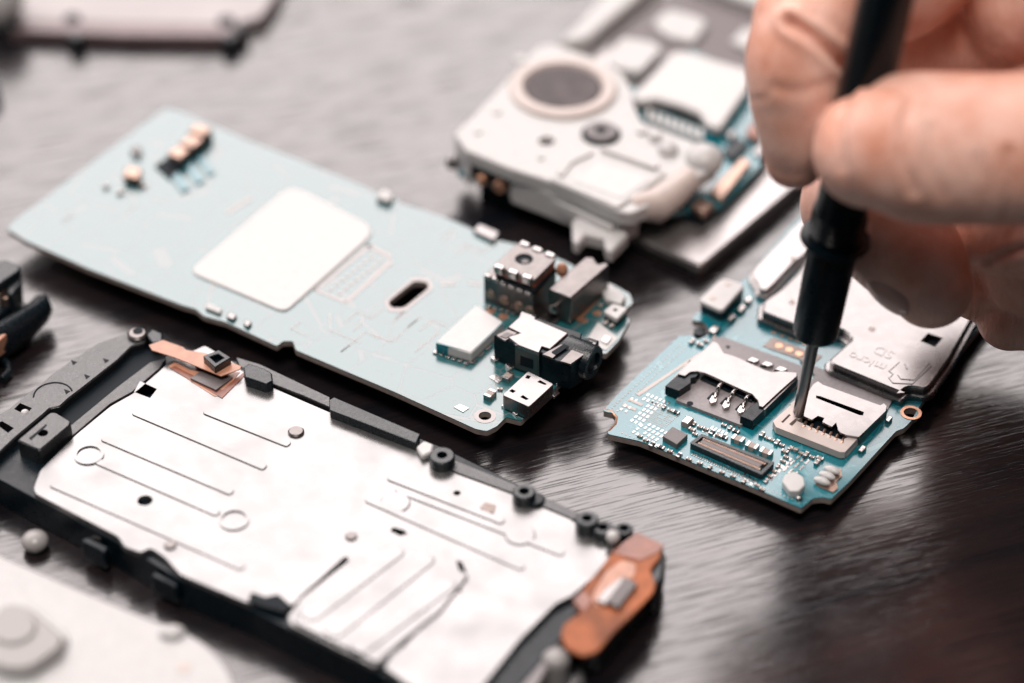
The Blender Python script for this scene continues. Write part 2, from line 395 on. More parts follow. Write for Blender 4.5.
# underside parts carry the board
part('underside_chip', 'black', pcb, lambda m: m.pp([(90, 215), (150, 165), (240, 200), (185, 250)], 0, Z-T-.001))
part('underside_chip', 'black', pcb, lambda m: m.pp([(390, 330), (440, 280), (500, 300), (460, 360)], 0, Z-T-.001))
one('white_pad', 'tape', pcb, [(188, 271), (291, 184), (379, 229), (285, 312)], Z, Z+.03, r=[.2, .3, .35, .15], chamfer=.015)
def f(m):
    m.prism(rnd(P([(384, 302), (413, 277), (430, 279), (434, 288), (405, 312), (388, 312)], Z), .08), Z-.001, Z+.004, [rnd(P(slot, Z), .07)])
    m.prism(circ(W(485, 416, Z).xy, .15, 24), Z-.001, Z+.004, [circ(W(485, 416, Z).xy, .087, 20)])
parts('mounting_ring', 'pad_pink', pcb, f)
def f(m):
    for q in ([(313, 290), (317, 290), (372, 246), (368, 244)], [(366, 246), (368, 243), (393, 256), (390, 259)], [(345, 301), (348, 303), (393, 262), (390, 259)], [(313, 290), (316, 289), (347, 301), (344, 303)]):
        m.pp(q, Z-.001, Z+.004)
    for i in range(8):
        for j in range(2):
            c = lerp((331, 289), (372, 257), i/7); c = (c[0]+j*9, c[1]+j*4)
            m.cyl(W(*c, Z).xy, .035, Z-.001, Z+.006, 10)
    for q in ([(456, 283), (440, 283), (440, 285), (456, 285)], [(468, 282), (482, 283), (482, 285), (468, 284)], [(225, 212), (250, 196), (253, 198), (228, 214)]):
        m.pp(q, Z-.001, Z+.004)
parts('test_pad', 'pad_pink', pcb, f)
def tracks(m):
    random.seed(5)
    for sx, sy in ((330, 312), (345, 322), (362, 315), (300, 322), (375, 335), (392, 322), (405, 330), (420, 330), (350, 345), (415, 352), (440, 240), (455, 255), (60, 225), (120, 190), (210, 290)):
        p = (sx, sy); 
        for k in range(random.randint(2, 4)):
            dx, dy = random.choice(((14, 6), (12, -10), (0, 9), (-9, 7), (16, 7)))
            q = (p[0]+dx, p[1]+dy); a, c_ = W(*p, Z).xy, W(*q, Z).xy; d = (c_-a).normalized(); nn = Vector((-d.y, d.x))*.008
            m.prism([a-nn, c_-nn, c_+nn, a+nn], Z-.001, Z+.003); p = q
parts('copper_track', 'pad_pink', pcb, tracks)
# clips along the upper edge, blurred contacts
one('edge_clip', 'white', pcb, [(376, 196), (383, 188), (394, 193), (389, 201)], Z, Z+.1, bevel=.02)
one('edge_clip', 'black', pcb, [(473, 230), (479, 223), (500, 232), (494, 241)], Z-.08, Z+.06, bevel=.02, top='steel')
for q in ([(165, 153), (178, 144), (192, 149), (180, 160)], [(177, 143), (190, 133), (206, 138), (194, 148)], [(186, 131), (196, 122), (214, 128), (206, 136)]):
    q = quad_in(q, .14)
    def f(m, q=q):
        m.pp(q, Z+.06, Z+.19)
        m.pp([(a+1, b+8) for a, b in q], Z, Z+.1, m='black')
    part('spring_contact', 'gold', pcb, f, .02)
part('contact_base', 'dark', pcb, lambda m: m.pp([(155, 165), (190, 142), (202, 150), (170, 178)], Z, Z+.04), .01)
def f(m):
    for q in ([(165, 168), (175, 165), (190, 188), (182, 192)], [(180, 160), (190, 158), (205, 180), (196, 184)], [(190, 150), (198, 148), (215, 172), (208, 175)]):
        m.pp(q, Z-.001, Z+.03)
parts('contact_lead', 'pcb_teal', pcb, f, .01)
one('spring_contact', 'gold', pcb, [(122, 176), (127, 165), (142, 168), (140, 178)], Z+.03, Z+.14, bevel=.03)
one('spring_contact', 'grey_pl', pcb, [(130, 150), (135, 144), (142, 148), (138, 156)], Z, Z+.08, bevel=.02)
one('contact_base', 'black', pcb, [(124, 182), (130, 178), (141, 181), (137, 187)], Z, Z+.04, bevel=.02)
for x, y in ((106, 187), (120, 193), (143, 186)): put('t', 'capacitor', pcb, x, y, Z, 20)
# lower edge clip
for q, mm in (([(205, 307), (208, 302), (222, 308), (220, 313)], 'white'), ([(226, 316), (230, 311), (237, 315), (233, 320)], 'steel'), ([(243, 323), (247, 319), (252, 322), (248, 327)], 'steel')):
    one('edge_clip', mm, pcb, q, Z, Z+.05, bevel=.015)
# shield can
sh = [(435, 342), (476, 304), (504, 322), (471, 353)]
one('shield_can', 'tape', pcb, sh, Z+.02, Z+.17, r=.03, chamfer=.02)
def f(m):
    bs = [(433, 351), (475, 311), (507, 330), (470, 364)]
    for a, c, n in ((bs[0], bs[3], 6), (bs[3], bs[2], 5)):
        for i in range(n):
            t0 = (i+.12)/n; t1 = (i+.75)/n; p, q = lerp(a, c, t0), lerp(a, c, t1)
            A, B = W(*p, Z+.02).xy, W(*q, Z+.02).xy; d = (B-A).normalized(); nn = Vector((-d.y, d.x))*.035
            m.prism([A-nn, B-nn, B+nn, A+nn], Z, Z+.03)
parts('solder_tab', 'steel_b', pcb, f, .008)
part('shield_skirt', 'pcb_teal', pcb, lambda m: m.pp([(436, 343), (476, 305), (503, 323), (471, 352)], Z, Z+.168), 0)  # sides take the board's teal: its reflection put into the colour
# camera module
zc = Z+.47
cb = [(484, 275), (512, 249), (556, 270), (533, 295)]
camb = part('camera_base', 'steel_d', pcb, lambda m: m.pp(cb, Z, zc, chamfer=.02), 0)
def f(m):
    a, c_ = (484, 275), (533, 295)
    for i in range(6):
        t0 = (i+.1)/6; t1 = (i+.8)/6; p, q = lerp(a, c_, t0), lerp(a, c_, t1)
        A, B = W(*p, zc).xy, W(*q, zc).xy; d = (B-A).normalized(); nn = Vector((-d.y, d.x))*.03
        m.prism([A-nn, B-nn, B+nn, A+nn], zc-.03, zc+.03)
parts('solder_tab', 'steel_b', camb, f, .012)
def f(m):   # round contacts on the side wall
    A, B = W(484, 275, zc), W(533, 295, zc); d = (B-A).normalized(); nn = Vector((d.y, -d.x, 0)).normalized()
    if nn.y > 0: nn = -nn
    for t in (.13, .42, .72, .93):
        c_ = A.lerp(B, t)+Vector((0, 0, -.30))
        m.lathe(c_-nn*.01, nn, [(0, .075), (.02, .07), (.03, .04)], 16)
parts('side_contact', 'gold', camb, f)
def f(m):
    for t in np.linspace(.1, .72, 6):
        c_ = lerp((484, 306), (535, 319), t); m.ball(W(*c_, Z+.03), .035, .035, .035, 8)
parts('solder_ball', 'steel_b', pcb, f)
up = [(493, 265), (519, 242), (557, 258), (535, 280)]
zu = zc+.24
part('camera_housing', 'brown', camb, lambda m: (m.pp(quad_in([(495, 275), (520, 252), (556, 268), (535, 291)], 0), zc, zc+.08, m='dark'), m.prism(rnd(P(quad_in(up, .04), zu), .04), zc+.07, zu-.03)), .01)
upw = P(up, zu)
part('camera_cover', 'steel_d', camb, lambda m: m.prism(rnd(upw, .05), zu-.05, zu, [circ(W(524, 259, zu).xy, .13, 28)], chamfer=.012), 0)
part('lens', 'dark', camb, lambda m: (m.cyl(W(524, 260, zu-.03).xy, .145, zu-.035, zu-.024, 24), m.cyl(W(525, 262, zu-.03).xy, .05, zu-.0245, zu-.018, 16, m='chip')))
def f(m):
    for a, c_, n in ((up[0], up[3], 3), (up[1], up[2], 3)):
        for i in range(n):
            t0 = (i+.12)/n; t1 = (i+.78)/n; A, B = W(*lerp(a, c_, t0), zu).xy, W(*lerp(a, c_, t1), zu).xy; d = (B-A).normalized(); nn = Vector((-d.y, d.x))*.045
            m.prism(rnd([A-nn, B-nn, B+nn, A+nn], .02, 2), zu-.1, zu+.022)
parts('cover_tab', 'steel_b', camb, f, .012)
parts('side_flex', 'peach', camb, lambda m: (m.ball(W(562, 270, Z+.5), .09, .07, .12, 12), m.ball(W(563, 285, Z+.35), .07, .06, .15, 12), m.ball(W(556, 298, Z+.2), .09, .06, .09, 12)))
# vibration motor
zm = Z+.5
mo = [(548, 289), (585, 257), (593, 257), (598, 264), (606, 262), (609, 265), (571, 298)]
motb = part('motor_case', 'steel_d', pcb, lambda m: m.pp(mo, Z+.04, zm), .02)
A = W(560, 303, Z+.27); B = W(546, 315, Z+.27)
part('motor_shaft', 'steel_b', motb, lambda m: (m.lathe(A-(B-A).normalized()*.1, B-A, [(0, .13), (.06, .13), (.07, .07), (.28, .07), (.29, .05)], 20)), 0)
part('motor_shaft_boss', 'dark', motb, lambda m: m.lathe(A-(B-A).normalized()*.12, B-A, [(0, .15), (.05, .15)], 20), 0)
one('motor_cradle', 'steel', pcb, [(530, 314), (547, 302), (570, 310), (551, 325)], Z, Z+.07, bevel=.015)
part('motor_strip', 'copper', pcb, lambda m: m.pp([(575, 318), (608, 284), (611, 286), (579, 322)], Z, Z+.03))
# audio jack
zj = Z+.44
jb = [(494, 335), (508, 326), (523, 313), (582, 333), (581, 338), (590, 337), (599, 340), (594, 350), (571, 364), (556, 361), (540, 352), (516, 345)]
jack = part('audio_jack', 'black', pcb, lambda m: m.pp(jb, Z, zj, chamfer=.015), 0)
met = [(518, 345), (508, 337), (520, 333), (508, 327), (519, 317), (521, 311), (536, 316), (535, 319), (568, 333), (550, 349), (542, 346.5), (539, 353), (518, 345)][:-1]
part('jack_cover', 'steel', jack, lambda m: m.pp(met, zj-.02, zj+.035, chamfer=.01), 0)
def f(m):
    m.pp([(496, 335), (508, 329), (518, 333), (505, 341)], zj-.01, zj+.02, r=.03)
    m.pp([(542, 354), (561, 344), (566, 346), (553, 358)], zj-.01, zj+.03)
    m.pp([(560, 361), (571, 350), (590, 340), (597, 343), (588, 352), (571, 364)], zj-.01, zj+.02)
    m.pp([(566, 340), (577, 338), (579, 343), (574, 349)], zj-.01, zj+.02)
parts('jack_latch', 'steel_d', jack, f, .008)
def f(m):
    m.pp([(500, 336), (507, 332), (513, 334), (506, 338)], zj+.019, zj+.028, m='chip')
    m.pp([(551, 352), (562, 345), (571, 342), (573, 345), (566, 348), (556, 355)], zj+.029, zj+.036, r=.03)
    m.pp([(583, 342), (586, 340), (593, 342), (590, 345)], zj+.019, zj+.026)
    m.pp([(531, 314.5), (534, 314), (537, 316), (534, 316.6)], zj+.034, zj+.038)
parts('jack_slot', 'dark', jack, f)
# clip on the jack's long side wall
sA, sB = W(516, 345, zj), W(540, 353, zj); d = (sB-sA).normalized(); nn = Vector((d.y, -d.x, 0)); nn = nn if nn.y < 0 else -nn
def wallrect(m, A_, d_, nn_, u0, u1, za, zb, t, mm=None):
    p = [A_+d_*u0, A_+d_*u1]; 
    vs = []
    for z_ in (za, zb):
        for q in (p[0]-nn_*.01, p[1]-nn_*.01, p[1]+nn_*t, p[0]+nn_*t): vs.append((q.x, q.y, z_))
    m.add(vs, [[3, 2, 1, 0], [4, 5, 6, 7], [0, 1, 5, 4], [1, 2, 6, 5], [2, 3, 7, 6], [3, 0, 4, 7]], mm)
Lw = (sB-sA).length
part('jack_side_clip', 'steel_d', jack, lambda m: (wallrect(m, sA, d, nn, 0, Lw, Z+.05, zj+.02, .025), wallrect(m, sA, d, nn, Lw*.22, Lw*.75, Z+.14, zj-.14, .032, 'dark')), 0)
cA = W(588, 362, Z+.2); ax = (W(30, 0, 0)-W(0, 0, 0)); u1 = Vector((math.cos(R(-33)), math.sin(R(-33)), 0))
part('jack_socket', 'black_gl', jack, lambda m: m.lathe(W(566, 352, Z+.25), u1, [(0, .25), (.42, .25), (.45, .235), (.45, .16), (.3, .15)], 36), 0)
parts('jack_lead', 'steel_b', jack, lambda m: [m.pp(q, Z-.001, Z+.05) for q in ([(490, 357), (496, 354), (501, 358), (495, 361)], [(505, 364), (510, 362), (516, 366), (510, 369)], [(552, 379), (558, 375), (563, 380), (557, 384)], [(543, 374), (549, 370), (553, 374), (548, 378)])], .01)
# micro usb socket
zs = Z+.25
us = [(502, 395), (528, 371), (554, 384), (529, 407)]
usw = P(us, zs)
def f(m):
    m.prism(rnd(usw, .04), zs-.03, zs, [P(q, zs) for q in ([(509, 391), (512, 389), (516, 391), (513, 393)], [(525, 378), (527, 375), (531, 376), (529, 379)], [(537, 382), (540, 380), (547, 384), (545, 385)], [(520, 397), (523, 395), (529, 399), (526, 400)])], chamfer=.008)
    e = inset(usw, .03); m.prism(rnd(usw, .04), Z+.03, zs-.029, [rnd(e, .03)])
chg = part('charging_socket', 'steel', pcb, f, 0)
part('socket_core', 'black', chg, lambda m: m.prism(inset(usw, .035), Z, zs-.05), 0)
parts('socket_foot', 'steel_b', chg, lambda m: [m.pp(q, Z-.001, Z+.04) for q in ([(501, 405), (505, 402), (509, 406), (505, 408)], [(512, 411), (517, 408), (521, 412), (516, 415)], [(550, 392), (555, 388), (560, 392), (554, 397)], [(509, 388), (513, 385), (517, 389), (513, 391)])], .01)
parts('solder_pad', 'steel_b', pcb, lambda m: [m.pp(q, Z-.001, Z+.01) for q in ([(489, 377), (495, 374), (504, 378), (498, 383)], [(454, 407), (460, 404), (469, 408), (463, 412)])])
for x, y, k, a in ((508, 378, 'l', 57), (490, 396, 'l', 57), (500, 389, 's', 0), (520, 409, 's', -33), (497, 304, 's', -30)): put(k, 'capacitor', pcb, x, y, Z, a)
parts('round_pad', 'copper', pcb, lambda m: [m.cyl(W(x, y, Z).xy, r, Z-.001, Z+.008, 16) for x, y, r in ((491, 311, .07), (503, 317, .07), (597, 313.5, .065), (584, 321, .055), (567, 321, .04))])
# side key
part('key_bracket', 'white', pcb, lambda m: m.pp([(601, 288), (606, 283), (612, 284), (626, 296), (621, 304), (612, 301), (605, 299)], Z, Z+.1), .02)
part('side_key', 'tape', pcb, lambda m: (m.pp([(603, 311), (613, 303), (628, 308), (617, 319)], Z+.07, Z+.15, r=.04), m.pp([(604, 313), (613, 305), (628, 310), (618, 321)], Z, Z+.1, m='black')), .015)
part('key_opening', 'dark', pcb, lambda m: m.pp([(613, 310), (615, 308), (618, 309.5), (616, 311)], Z+.149, Z+.156))
one('white_mask', 'tape', pcb, [(585, 343), (598, 322), (618, 338), (606, 350)], Z, Z+.008)
for x, y in ((606, 323), (612, 326), (600, 306), (622, 318)): put('t', 'capacitor', pcb, x, y, Z, 57)
parts('solder_pad', 'steel_b', pcb, lambda m: m.pp([(600, 340), (605, 334), (612, 338), (607, 344)], Z+.007, Z+.03), .01)

# ================================================================ RIGHT TEAL BOARD
Z = .30; T = .10
p2 = thing('circuit_board', 'smaller teal circuit board under the screwdriver tip, crowded with silver card slots', 'circuit board', W(780, 380, 0))
out = [(603, 411), (616, 396), (679, 336), (692, 335), (697, 340), (706, 336), (711, 332), (704, 322), (692, 320), (696, 314), (746, 278), (788, 229), (836, 182), (900, 190), (1000, 232), (1010, 285), (985, 320), (954, 360), (926, 396), (921, 404),
       (911, 421), (904, 428), (896, 431), (849, 482), (831, 499), (823, 497), (813, 498), (806, 504), (801, 508), (760, 490), (640, 441), (608, 434), (608, 431), (616, 424), (617, 418), (613, 413)]
hl = circ(W(911, 413, Z).xy, .1, 24)
part('board', 'pcb_teal', p2, lambda m: (m.prism(rnd(P(out, Z), .03, 3), Z-T, Z-.014, [hl], 'pcb_edge'), m.prism(rnd(P(out, Z), .03, 3), Z-.0139, Z, [hl])))
part('screw_ring', 'copper', p2, lambda m: m.prism(circ(W(911, 413, Z).xy, .145, 28), Z-.001, Z+.008, [circ(W(911, 413, Z).xy, .101, 28)]))
part('notch_plating', 'copper', p2, lambda m: [m.tube([W(x, y, Z-.02) for x, y in ((604, 410), (612, 412), (617, 418), (616, 425), (609, 432))], .025, 8)])
part('underside_chip', 'black', p2, lambda m: m.pp([(690, 400), (740, 350), (840, 390), (780, 450)], 0, Z-T-.001))
part('underside_chip', 'black', p2, lambda m: m.pp([(800, 300), (850, 240), (940, 280), (900, 340)], 0, Z-T-.001))
# pads, vias, small components
def f(m):
    random.seed(11)
    grid_pads(m, [(628, 421), (652, 400), (663, 404), (640, 427)], 3, 6, Z, .55, .6)
    grid_pads(m, [(630, 432), (645, 420), (675, 434), (655, 448)], 7, 4, Z, .5, .6, skip=.1)
    grid_pads(m, [(640, 400), (648, 392), (672, 402), (665, 409)], 6, 2, Z, .5, .6)
    grid_pads(m, [(617, 410), (632, 396), (640, 399), (627, 414)], 2, 4, Z, .4, .5, skip=.2)
    grid_pads(m, [(700, 400+32), (709, 423), (730, 432), (722, 441)], 6, 2, Z, .5, .6, skip=.1)
    grid_pads(m, [(700, 413), (706, 407), (745, 423), (740, 430)], 9, 2, Z, .45, .55, skip=.15)
    grid_pads(m, [(690, 455), (693, 451), (760, 480), (757, 484)], 30, 1, Z, .5, .8)
    grid_pads(m, [(740, 491-14), (744, 470), (757, 480), (752, 487)], 3, 2, Z, .5, .5)
    grid_pads(m, [(780, 470), (800, 452), (812, 460), (795, 478)], 3, 3, Z, .4, .75)
    grid_pads(m, [(765, 478), (789, 455), (795, 459), (772, 482)], 1, 6, Z, .6, .6)
parts('solder_pad', 'steel_b', p2, f)
def f(m):
    random.seed(3)
    grid_pads(m, [(640, 418), (655, 405), (680, 415), (664, 429)], 14, 10, Z, .45, .45, .004, .12)
    for t in np.linspace(0, 1, 26):
        for off in (0, 5):
            c_ = lerp((612+off, 408+off*.6), (680+off, 345+off*.6), t); m.cyl(W(*c_, Z).xy, .014, Z-.001, Z+.004, 6)
    for t in np.linspace(0, 1, 46):
        c_ = lerp((622, 433), (800, 502), t); m.cyl(W(*c_, Z).xy, .012, Z-.001, Z+.004, 6)
    for q in ([(622, 405), (624, 403), (637, 409), (635, 411)], [(628, 400), (630, 398), (643, 404), (641, 406)], [(636, 394), (700, 352), (701, 354), (639, 396)], [(664, 388), (690, 360), (691.5, 361), (666, 389)]): m.pp(q, Z-.001, Z+.005)
part('fine_pads', 'ring', p2, f)['kind'] = 'stuff'
cl = [(664, 407, 's'), (670, 410, 's'), (676, 412, 'r'), (686, 418, 's'), (684, 423, 's'), (690, 420, 'r'), (652, 444, 'r'), (661, 447, 'r'), (670, 451, 's'), (679, 455, 'r'), (689, 459, 's'), (700, 463, 's'), (710, 467, 's'), (722, 472, 's'), (733, 476, 's'), (744, 481, 's'),
      (700, 427, 's'), (706, 429, 's'), (712, 432, 'r'), (718, 435, 's'), (724, 437, 'r'), (730, 428, 's'), (736, 431, 'r'), (724, 425, 's'), (738, 441, 'l'), (752, 448, 'l'), (766, 454, 'l'), (762, 435, 't'), (767, 438, 's'), (772, 440, 's'), (777, 443, 't'), (782, 445, 's'), (785, 452, 't'), (790, 448, 's'),
      (795, 450, 't'), (801, 453, 's'), (806, 455, 't'), (812, 457, 's'), (820, 459, 't'), (817, 463, 't'), (783, 461, 's'), (786, 457, 's'), (778, 466, 's'), (774, 471, 's'), (770, 476, 's'), (766, 481, 's'), (692, 430, 't'), (695, 434, 's'), (750, 459, 's'), (757, 485, 's'), (762, 489, 's'), (692, 342, 't'), (700, 345, 't'), (706, 341, 's'), (714, 338, 's'), (640, 436, 's'), (646, 440, 's'), (694, 424, 's')]
for i, (x, y, k) in enumerate(cl):
    put(k, 'resistor' if k == 'r' else 'capacitor', p2, x, y, Z, (-31 if i % 3 else 56) if k != 'l' else -31)
one('chip', 'chip', p2, [(662.5, 436), (672.5, 426.5), (688, 434.5), (677, 444.5)], Z, Z+.09, bevel=.008)
one('component', 'ceramic', p2, [(681, 421), (687, 415), (694, 418), (688, 424)], Z, Z+.09, bevel=.01, top='steel_b')
# ribbon socket
q = [(689.5, 443), (701.5, 433.5), (775, 462), (762, 475)]
rib = part('ribbon_socket', 'black_gl', p2, lambda m: m.prism(rnd(P(q, Z+.1), .03), Z, Z+.1, [P([bil(q, .05, .2), bil(q, .05, .8), bil(q, .95, .8), bil(q, .95, .2)], Z+.1)]), .006)
part('socket_tongue', 'chip', rib, lambda m: (m.pp([bil(q, .08, .36), bil(q, .08, .62), bil(q, .9, .62), bil(q, .9, .36)], Z, Z+.085)), .006)
parts('socket_pin', 'gold', rib, lambda m: [m.pp([bil(q, (i+.2)/34*.86+.07, v0), bil(q, (i+.2)/34*.86+.07, v1), bil(q, (i+.7)/34*.86+.07, v1), bil(q, (i+.7)/34*.86+.07, v0)], Z, Z+zz) for i in range(34) for v0, v1, zz in ((-.1, .03, .03), (.63, .78, .09), (.22, .34, .09))])
# sim slot
zb = Z+.05; zt = Z+.17
part('slot_floor', 'grey_pl', p2, lambda m: m.pp([(676, 400), (713, 338), (724, 337), (802, 366), (798, 386), (741, 425)], Z, zb), 0)
def f(m):
    m.pp([(665, 386), (678, 374), (700, 372), (696, 377), (691, 378), (691, 383), (679, 391)], zb-.03, zt)
    m.pp([(740, 416), (750, 406), (760, 400), (766, 404), (797, 373), (798, 378), (753, 421)], zb-.03, zt)
    m.pp([(700, 378), (706, 373), (757, 395), (752, 401)], zb-.03, zb+.04)
part('slot_frame', 'black', p2, f, .008)
cov = [(678, 374), (694, 357), (705, 349), (713, 341), (718, 343), (724, 353), (731, 355), (737, 357), (765, 370), (772, 372), (780, 371), (797, 372.5), (797, 376), (780, 391), (763, 407), (759, 406), (758, 400), (752, 394), (740, 389), (712, 376), (705, 373), (697, 371), (690, 372), (685, 376)]
part('sim_cover', 'steel', p2, lambda m: m.prism(P(cov, zt+.03), zt, zt+.03, chamfer=.006), 0)
part('cover_skirt', 'steel_d', p2, lambda m: m.prism(P([(796, 375), (797.5, 377), (764.5, 409), (763, 406.5)], zt+.02), Z+.05, zt+.001), 0)
def f(m):
    for x, y in ((713, 399), (726, 404), (741, 409)):
        m.pp([(x-4, y+1), (x-1, y-4), (x+5, y-2), (x+3, y+3), (x-2, y+4)], zb, zb+.055)
        m.tube([W(x+2, y-1, zb+.05), W(x+3, y-5, zb+.08), W(x+5, y-8, zb+.03)], .025, 8)
    for x, y in ((719, 387), (733, 393), (747, 398)):
        m.tube([W(x-2, y+3, zb+.04), W(x, y, zb+.08), W(x+2, y-3, zb+.09), W(x+4, y-4, zb+.04)], .033, 8)
    for x, y in ((753, 359), (767, 363), (781, 368)):
        m.pp([(x-6, y+1), (x-1, y-2), (x+7, y+1), (x+2, y+3)], zb, zb+.05)
parts('sim_contact', 'steel_b', p2, f, .006)
parts('contact_well', 'dark', p2, lambda m: [m.pp([(x-2, y+2), (x+4, y-4), (x+9, y-2), (x+3, y+5)], zb, zb+.012) for x, y in ((709, 396), (722, 401), (737, 407))]+[m.pp([(x-7, y+2), (x-5, y), (x, y+2), (x-1, y+4)], zb, zb+.03) for x, y in ((753, 359), (767, 363), (781, 368))]+[m.cyl(W(690, 403.5, zb).xy, .045, zb, zb+.004, 14), m.cyl(W(728, 347, zb).xy, .03, zb, zb+.004, 12)])
# micro card slot
zb = Z+.02; zt = Z+.13
part('card_slot_frame', 'grey_pl', p2, lambda m: m.pp([(815, 375), (800, 350+10), (893, 398), (886, 413), (847, 456), (776, 432)], Z, zb+.01), 0)
fr = [(773, 421), (794, 402), (802, 404), (812, 409), (797, 421), (804, 424), (837, 438), (842, 440), (856, 433), (860, 436), (845, 452), (840, 452), (776, 427)]
part('card_slot_body', 'ring', p2, lambda m: (m.pp(fr, zb, zt, holes=[P([(781, 422), (789, 414), (791, 415), (783, 423)], zt), P([(789, 424), (796, 418), (799, 419), (792, 426)], zt)]), m.pp([(790, 404), (798, 398), (803, 401), (796, 407)], zb, zt-.01)), .008)
cov2 = [(813, 384), (818, 381), (823, 384.5), (880, 405), (884, 403), (887, 406), (886, 411), (859, 437), (846, 435), (841, 433), (838, 430), (836, 423), (832, 427), (822, 422), (824, 418), (818, 416), (812, 420), (801, 415), (799, 412), (804, 398)]
sl = [(816, 395.5), (820, 396), (864, 412), (863, 415.5), (859, 415), (816, 398)]
part('card_cover', 'steel', p2, lambda m: m.prism(P(cov2, zt+.04), zt+.01, zt+.04, [P(sl, zt+.04)], chamfer=.005), 0)
part('cover_skirt', 'steel_d', p2, lambda m: m.prism(P([(885, 406), (887.5, 408), (861, 437), (858, 437)], zt+.02), Z, zt+.012), 0)
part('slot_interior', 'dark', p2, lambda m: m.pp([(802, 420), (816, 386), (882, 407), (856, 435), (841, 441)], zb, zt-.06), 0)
parts('card_contact', 'gold', p2, lambda m: [m.tube([W(x-2, y+3, zt-.03), W(x, y, zt), W(x+2, y-4, zt-.03)], .022, 8) for x, y in [lerp((804, 426), (842, 442), i/6) for i in range(7)]])
parts('cover_tab', 'steel_b', p2, lambda m: [m.pp(q_, Z, Z+.06) for q_ in ([(885, 420), (889, 415), (893, 417), (889, 422)], [(858, 450), (862, 444), (867, 447), (862, 452)])], .01)
one('crystal', 'tape', p2, [(782, 481), (785, 474), (795, 471), (804, 477), (805, 485), (799, 491), (790, 491)], Z, Z+.12, r=.03, bevel=.015)
part('solder_dot', 'steel_b', p2, lambda m: m.ball(W(799, 499, Z+.02), .05, .05, .05, 12))
parts('spring_contact', 'gold', p2, lambda m: (m.pp([(815, 484), (822, 488), (833, 492), (838, 488), (836, 482), (842, 476), (841, 469), (836, 468), (826, 470)], Z, Z+.02), [m.ball(W(x, y, Z+.06), .12, .06, .05, 14, m='tape', rot=Matrix.Rotation(R(-30), 3, 'Z')) for x, y in ((832, 470), (827, 475.5), (822, 481))]), 0)
# copper dot window
one('adhesive_patch', 'ceramic', p2, [(763, 346), (773, 337.5), (822, 356), (813, 364)], Z, Z+.01)
parts('test_pad', 'copper', p2, lambda m: [m.cyl(W(x, y, Z).xy, .055, Z, Z+.018, 18) for x, y in ((779, 346.5), (789, 350.5), (799, 354.5), (809, 359))]+[m.pp([(x, y), (x+5, y+1.8), (x+4, y+3), (x-1, y+1.2)], Z, Z+.008) for x, y in ((772, 331), (780, 334), (788, 337), (776, 327), (785, 330), (795, 339), (803, 342))])
# side key
zk = Z+.26
sky = part('side_key', 'tape', p2, lambda m: m.pp([(698, 300), (722, 277), (746, 284), (722, 311)], zk-.06, zk, r=[.08, .12, .12, .08], chamfer=.015), 0)
part('key_body', 'black_gl', sky, lambda m: m.pp([(701, 301), (722, 280), (744, 287), (722, 310)], Z, zk-.055), .01)
parts('key_leg', 'steel_b', sky, lambda m: [m.pp(q_, Z, Z+.07) for q_ in ([(726, 318), (731, 312), (737, 315), (731, 321)], [(736, 309), (741, 303), (747, 306), (741, 312)], [(708, 331), (713, 324), (721, 327), (715, 333)], [(744, 300), (748, 295), (753, 298), (749, 303)])], .015)
parts('key_dimple', 'ring', sky, lambda m: [m.cyl(W(x, y, zk).xy, .05, zk-.001, zk+.006, 16) for x, y in ((713, 298), (728, 284))])
part('edge_screw', 'black', p2, lambda m: m.cyl(W(700, 330, Z).xy, .09, 0, Z-.02, 20))
# shields
def can(name, lab, px, z0, z1, gro, mm='steel', r=.06, holes=()):
    w0 = rnd(P(px, z1), r, 4)
    o = MB(); 
    o.prism(w0, z0, z0+(z1-z0)*.5, chamfer=.02); o.prism(inset(w0, gro), z0, z1, list(holes), chamfer=.022)
    return o.build(name, mm, p2, 0)
can('shield_can', '', [(748, 273), (752, 266), (789, 228), (830, 188), (868, 198), (812, 252), (797, 263), (779, 283), (768, 293), (756, 290), (754, 282)], Z, Z+.16, .05, 'chassis')
zz = Z+.19
big = [(759, 300), (779, 286), (797, 268), (820, 240), (866, 202), (905, 205), (985, 238), (1003, 280), (975, 322), (955, 358), (934, 388), (926, 392), (910, 389), (902, 396), (829, 366), (824, 359), (848, 338), (839, 331), (795, 328), (757, 313)]
win = P([(920, 341), (928, 333), (943, 338), (935, 347)], zz)
can('shield_can', '', big, Z, zz, .07, 'steel', .06, [win])
part('shield_window', 'dark', p2, lambda m: m.pp([(914, 343), (926, 330), (948, 337), (936, 351)], Z+.1, Z+.101))
def f(m):
    for px in ([(889, 371), (899, 362)], [(889, 371), (893, 374)], [(893, 374), (889, 378)], [(889, 378), (893, 383)], [(893, 383), (912, 384)], [(912, 384), (931, 366)], [(931, 366), (929, 363)], [(929, 363), (914, 380)], [(914, 380), (901, 379)], [(901, 379), (898, 375)], [(905, 364), (907, 369)]):
        m.tube([W(*px[0], zz), W(*px[1], zz)], .012, 6)
part('embossed_card_mark', 'steel', p2, f)
def text(s, px, py, z, size, rot, mat_, parent, name, ext=.006):
    cu = bpy.data.curves.new(name, 'FONT'); cu.body = s; cu.size = size; cu.extrude = ext; cu.align_x = 'CENTER'; cu.align_y = 'CENTER'
    o = bpy.data.objects.new(name, cu); COL.objects.link(o); dg = bpy.context.evaluated_depsgraph_get()
    me = bpy.data.meshes.new_from_object(o.evaluated_get(dg)); bpy.data.objects.remove(o)
    ob = bpy.data.objects.new(name, me); me.materials.append(M[mat_]); COL.objects.link(ob); ob.parent = parent
    ob.location = W(px, py, z)-parent.location; ob.rotation_euler = (0, 0, R(rot)); return ob
text('micro', 867, 361, zz, .24, 147, 'steel', p2, 'embossed_lettering')
text('SD', 884, 352, zz, .25, 147, 'steel', p2, 'embossed_lettering')
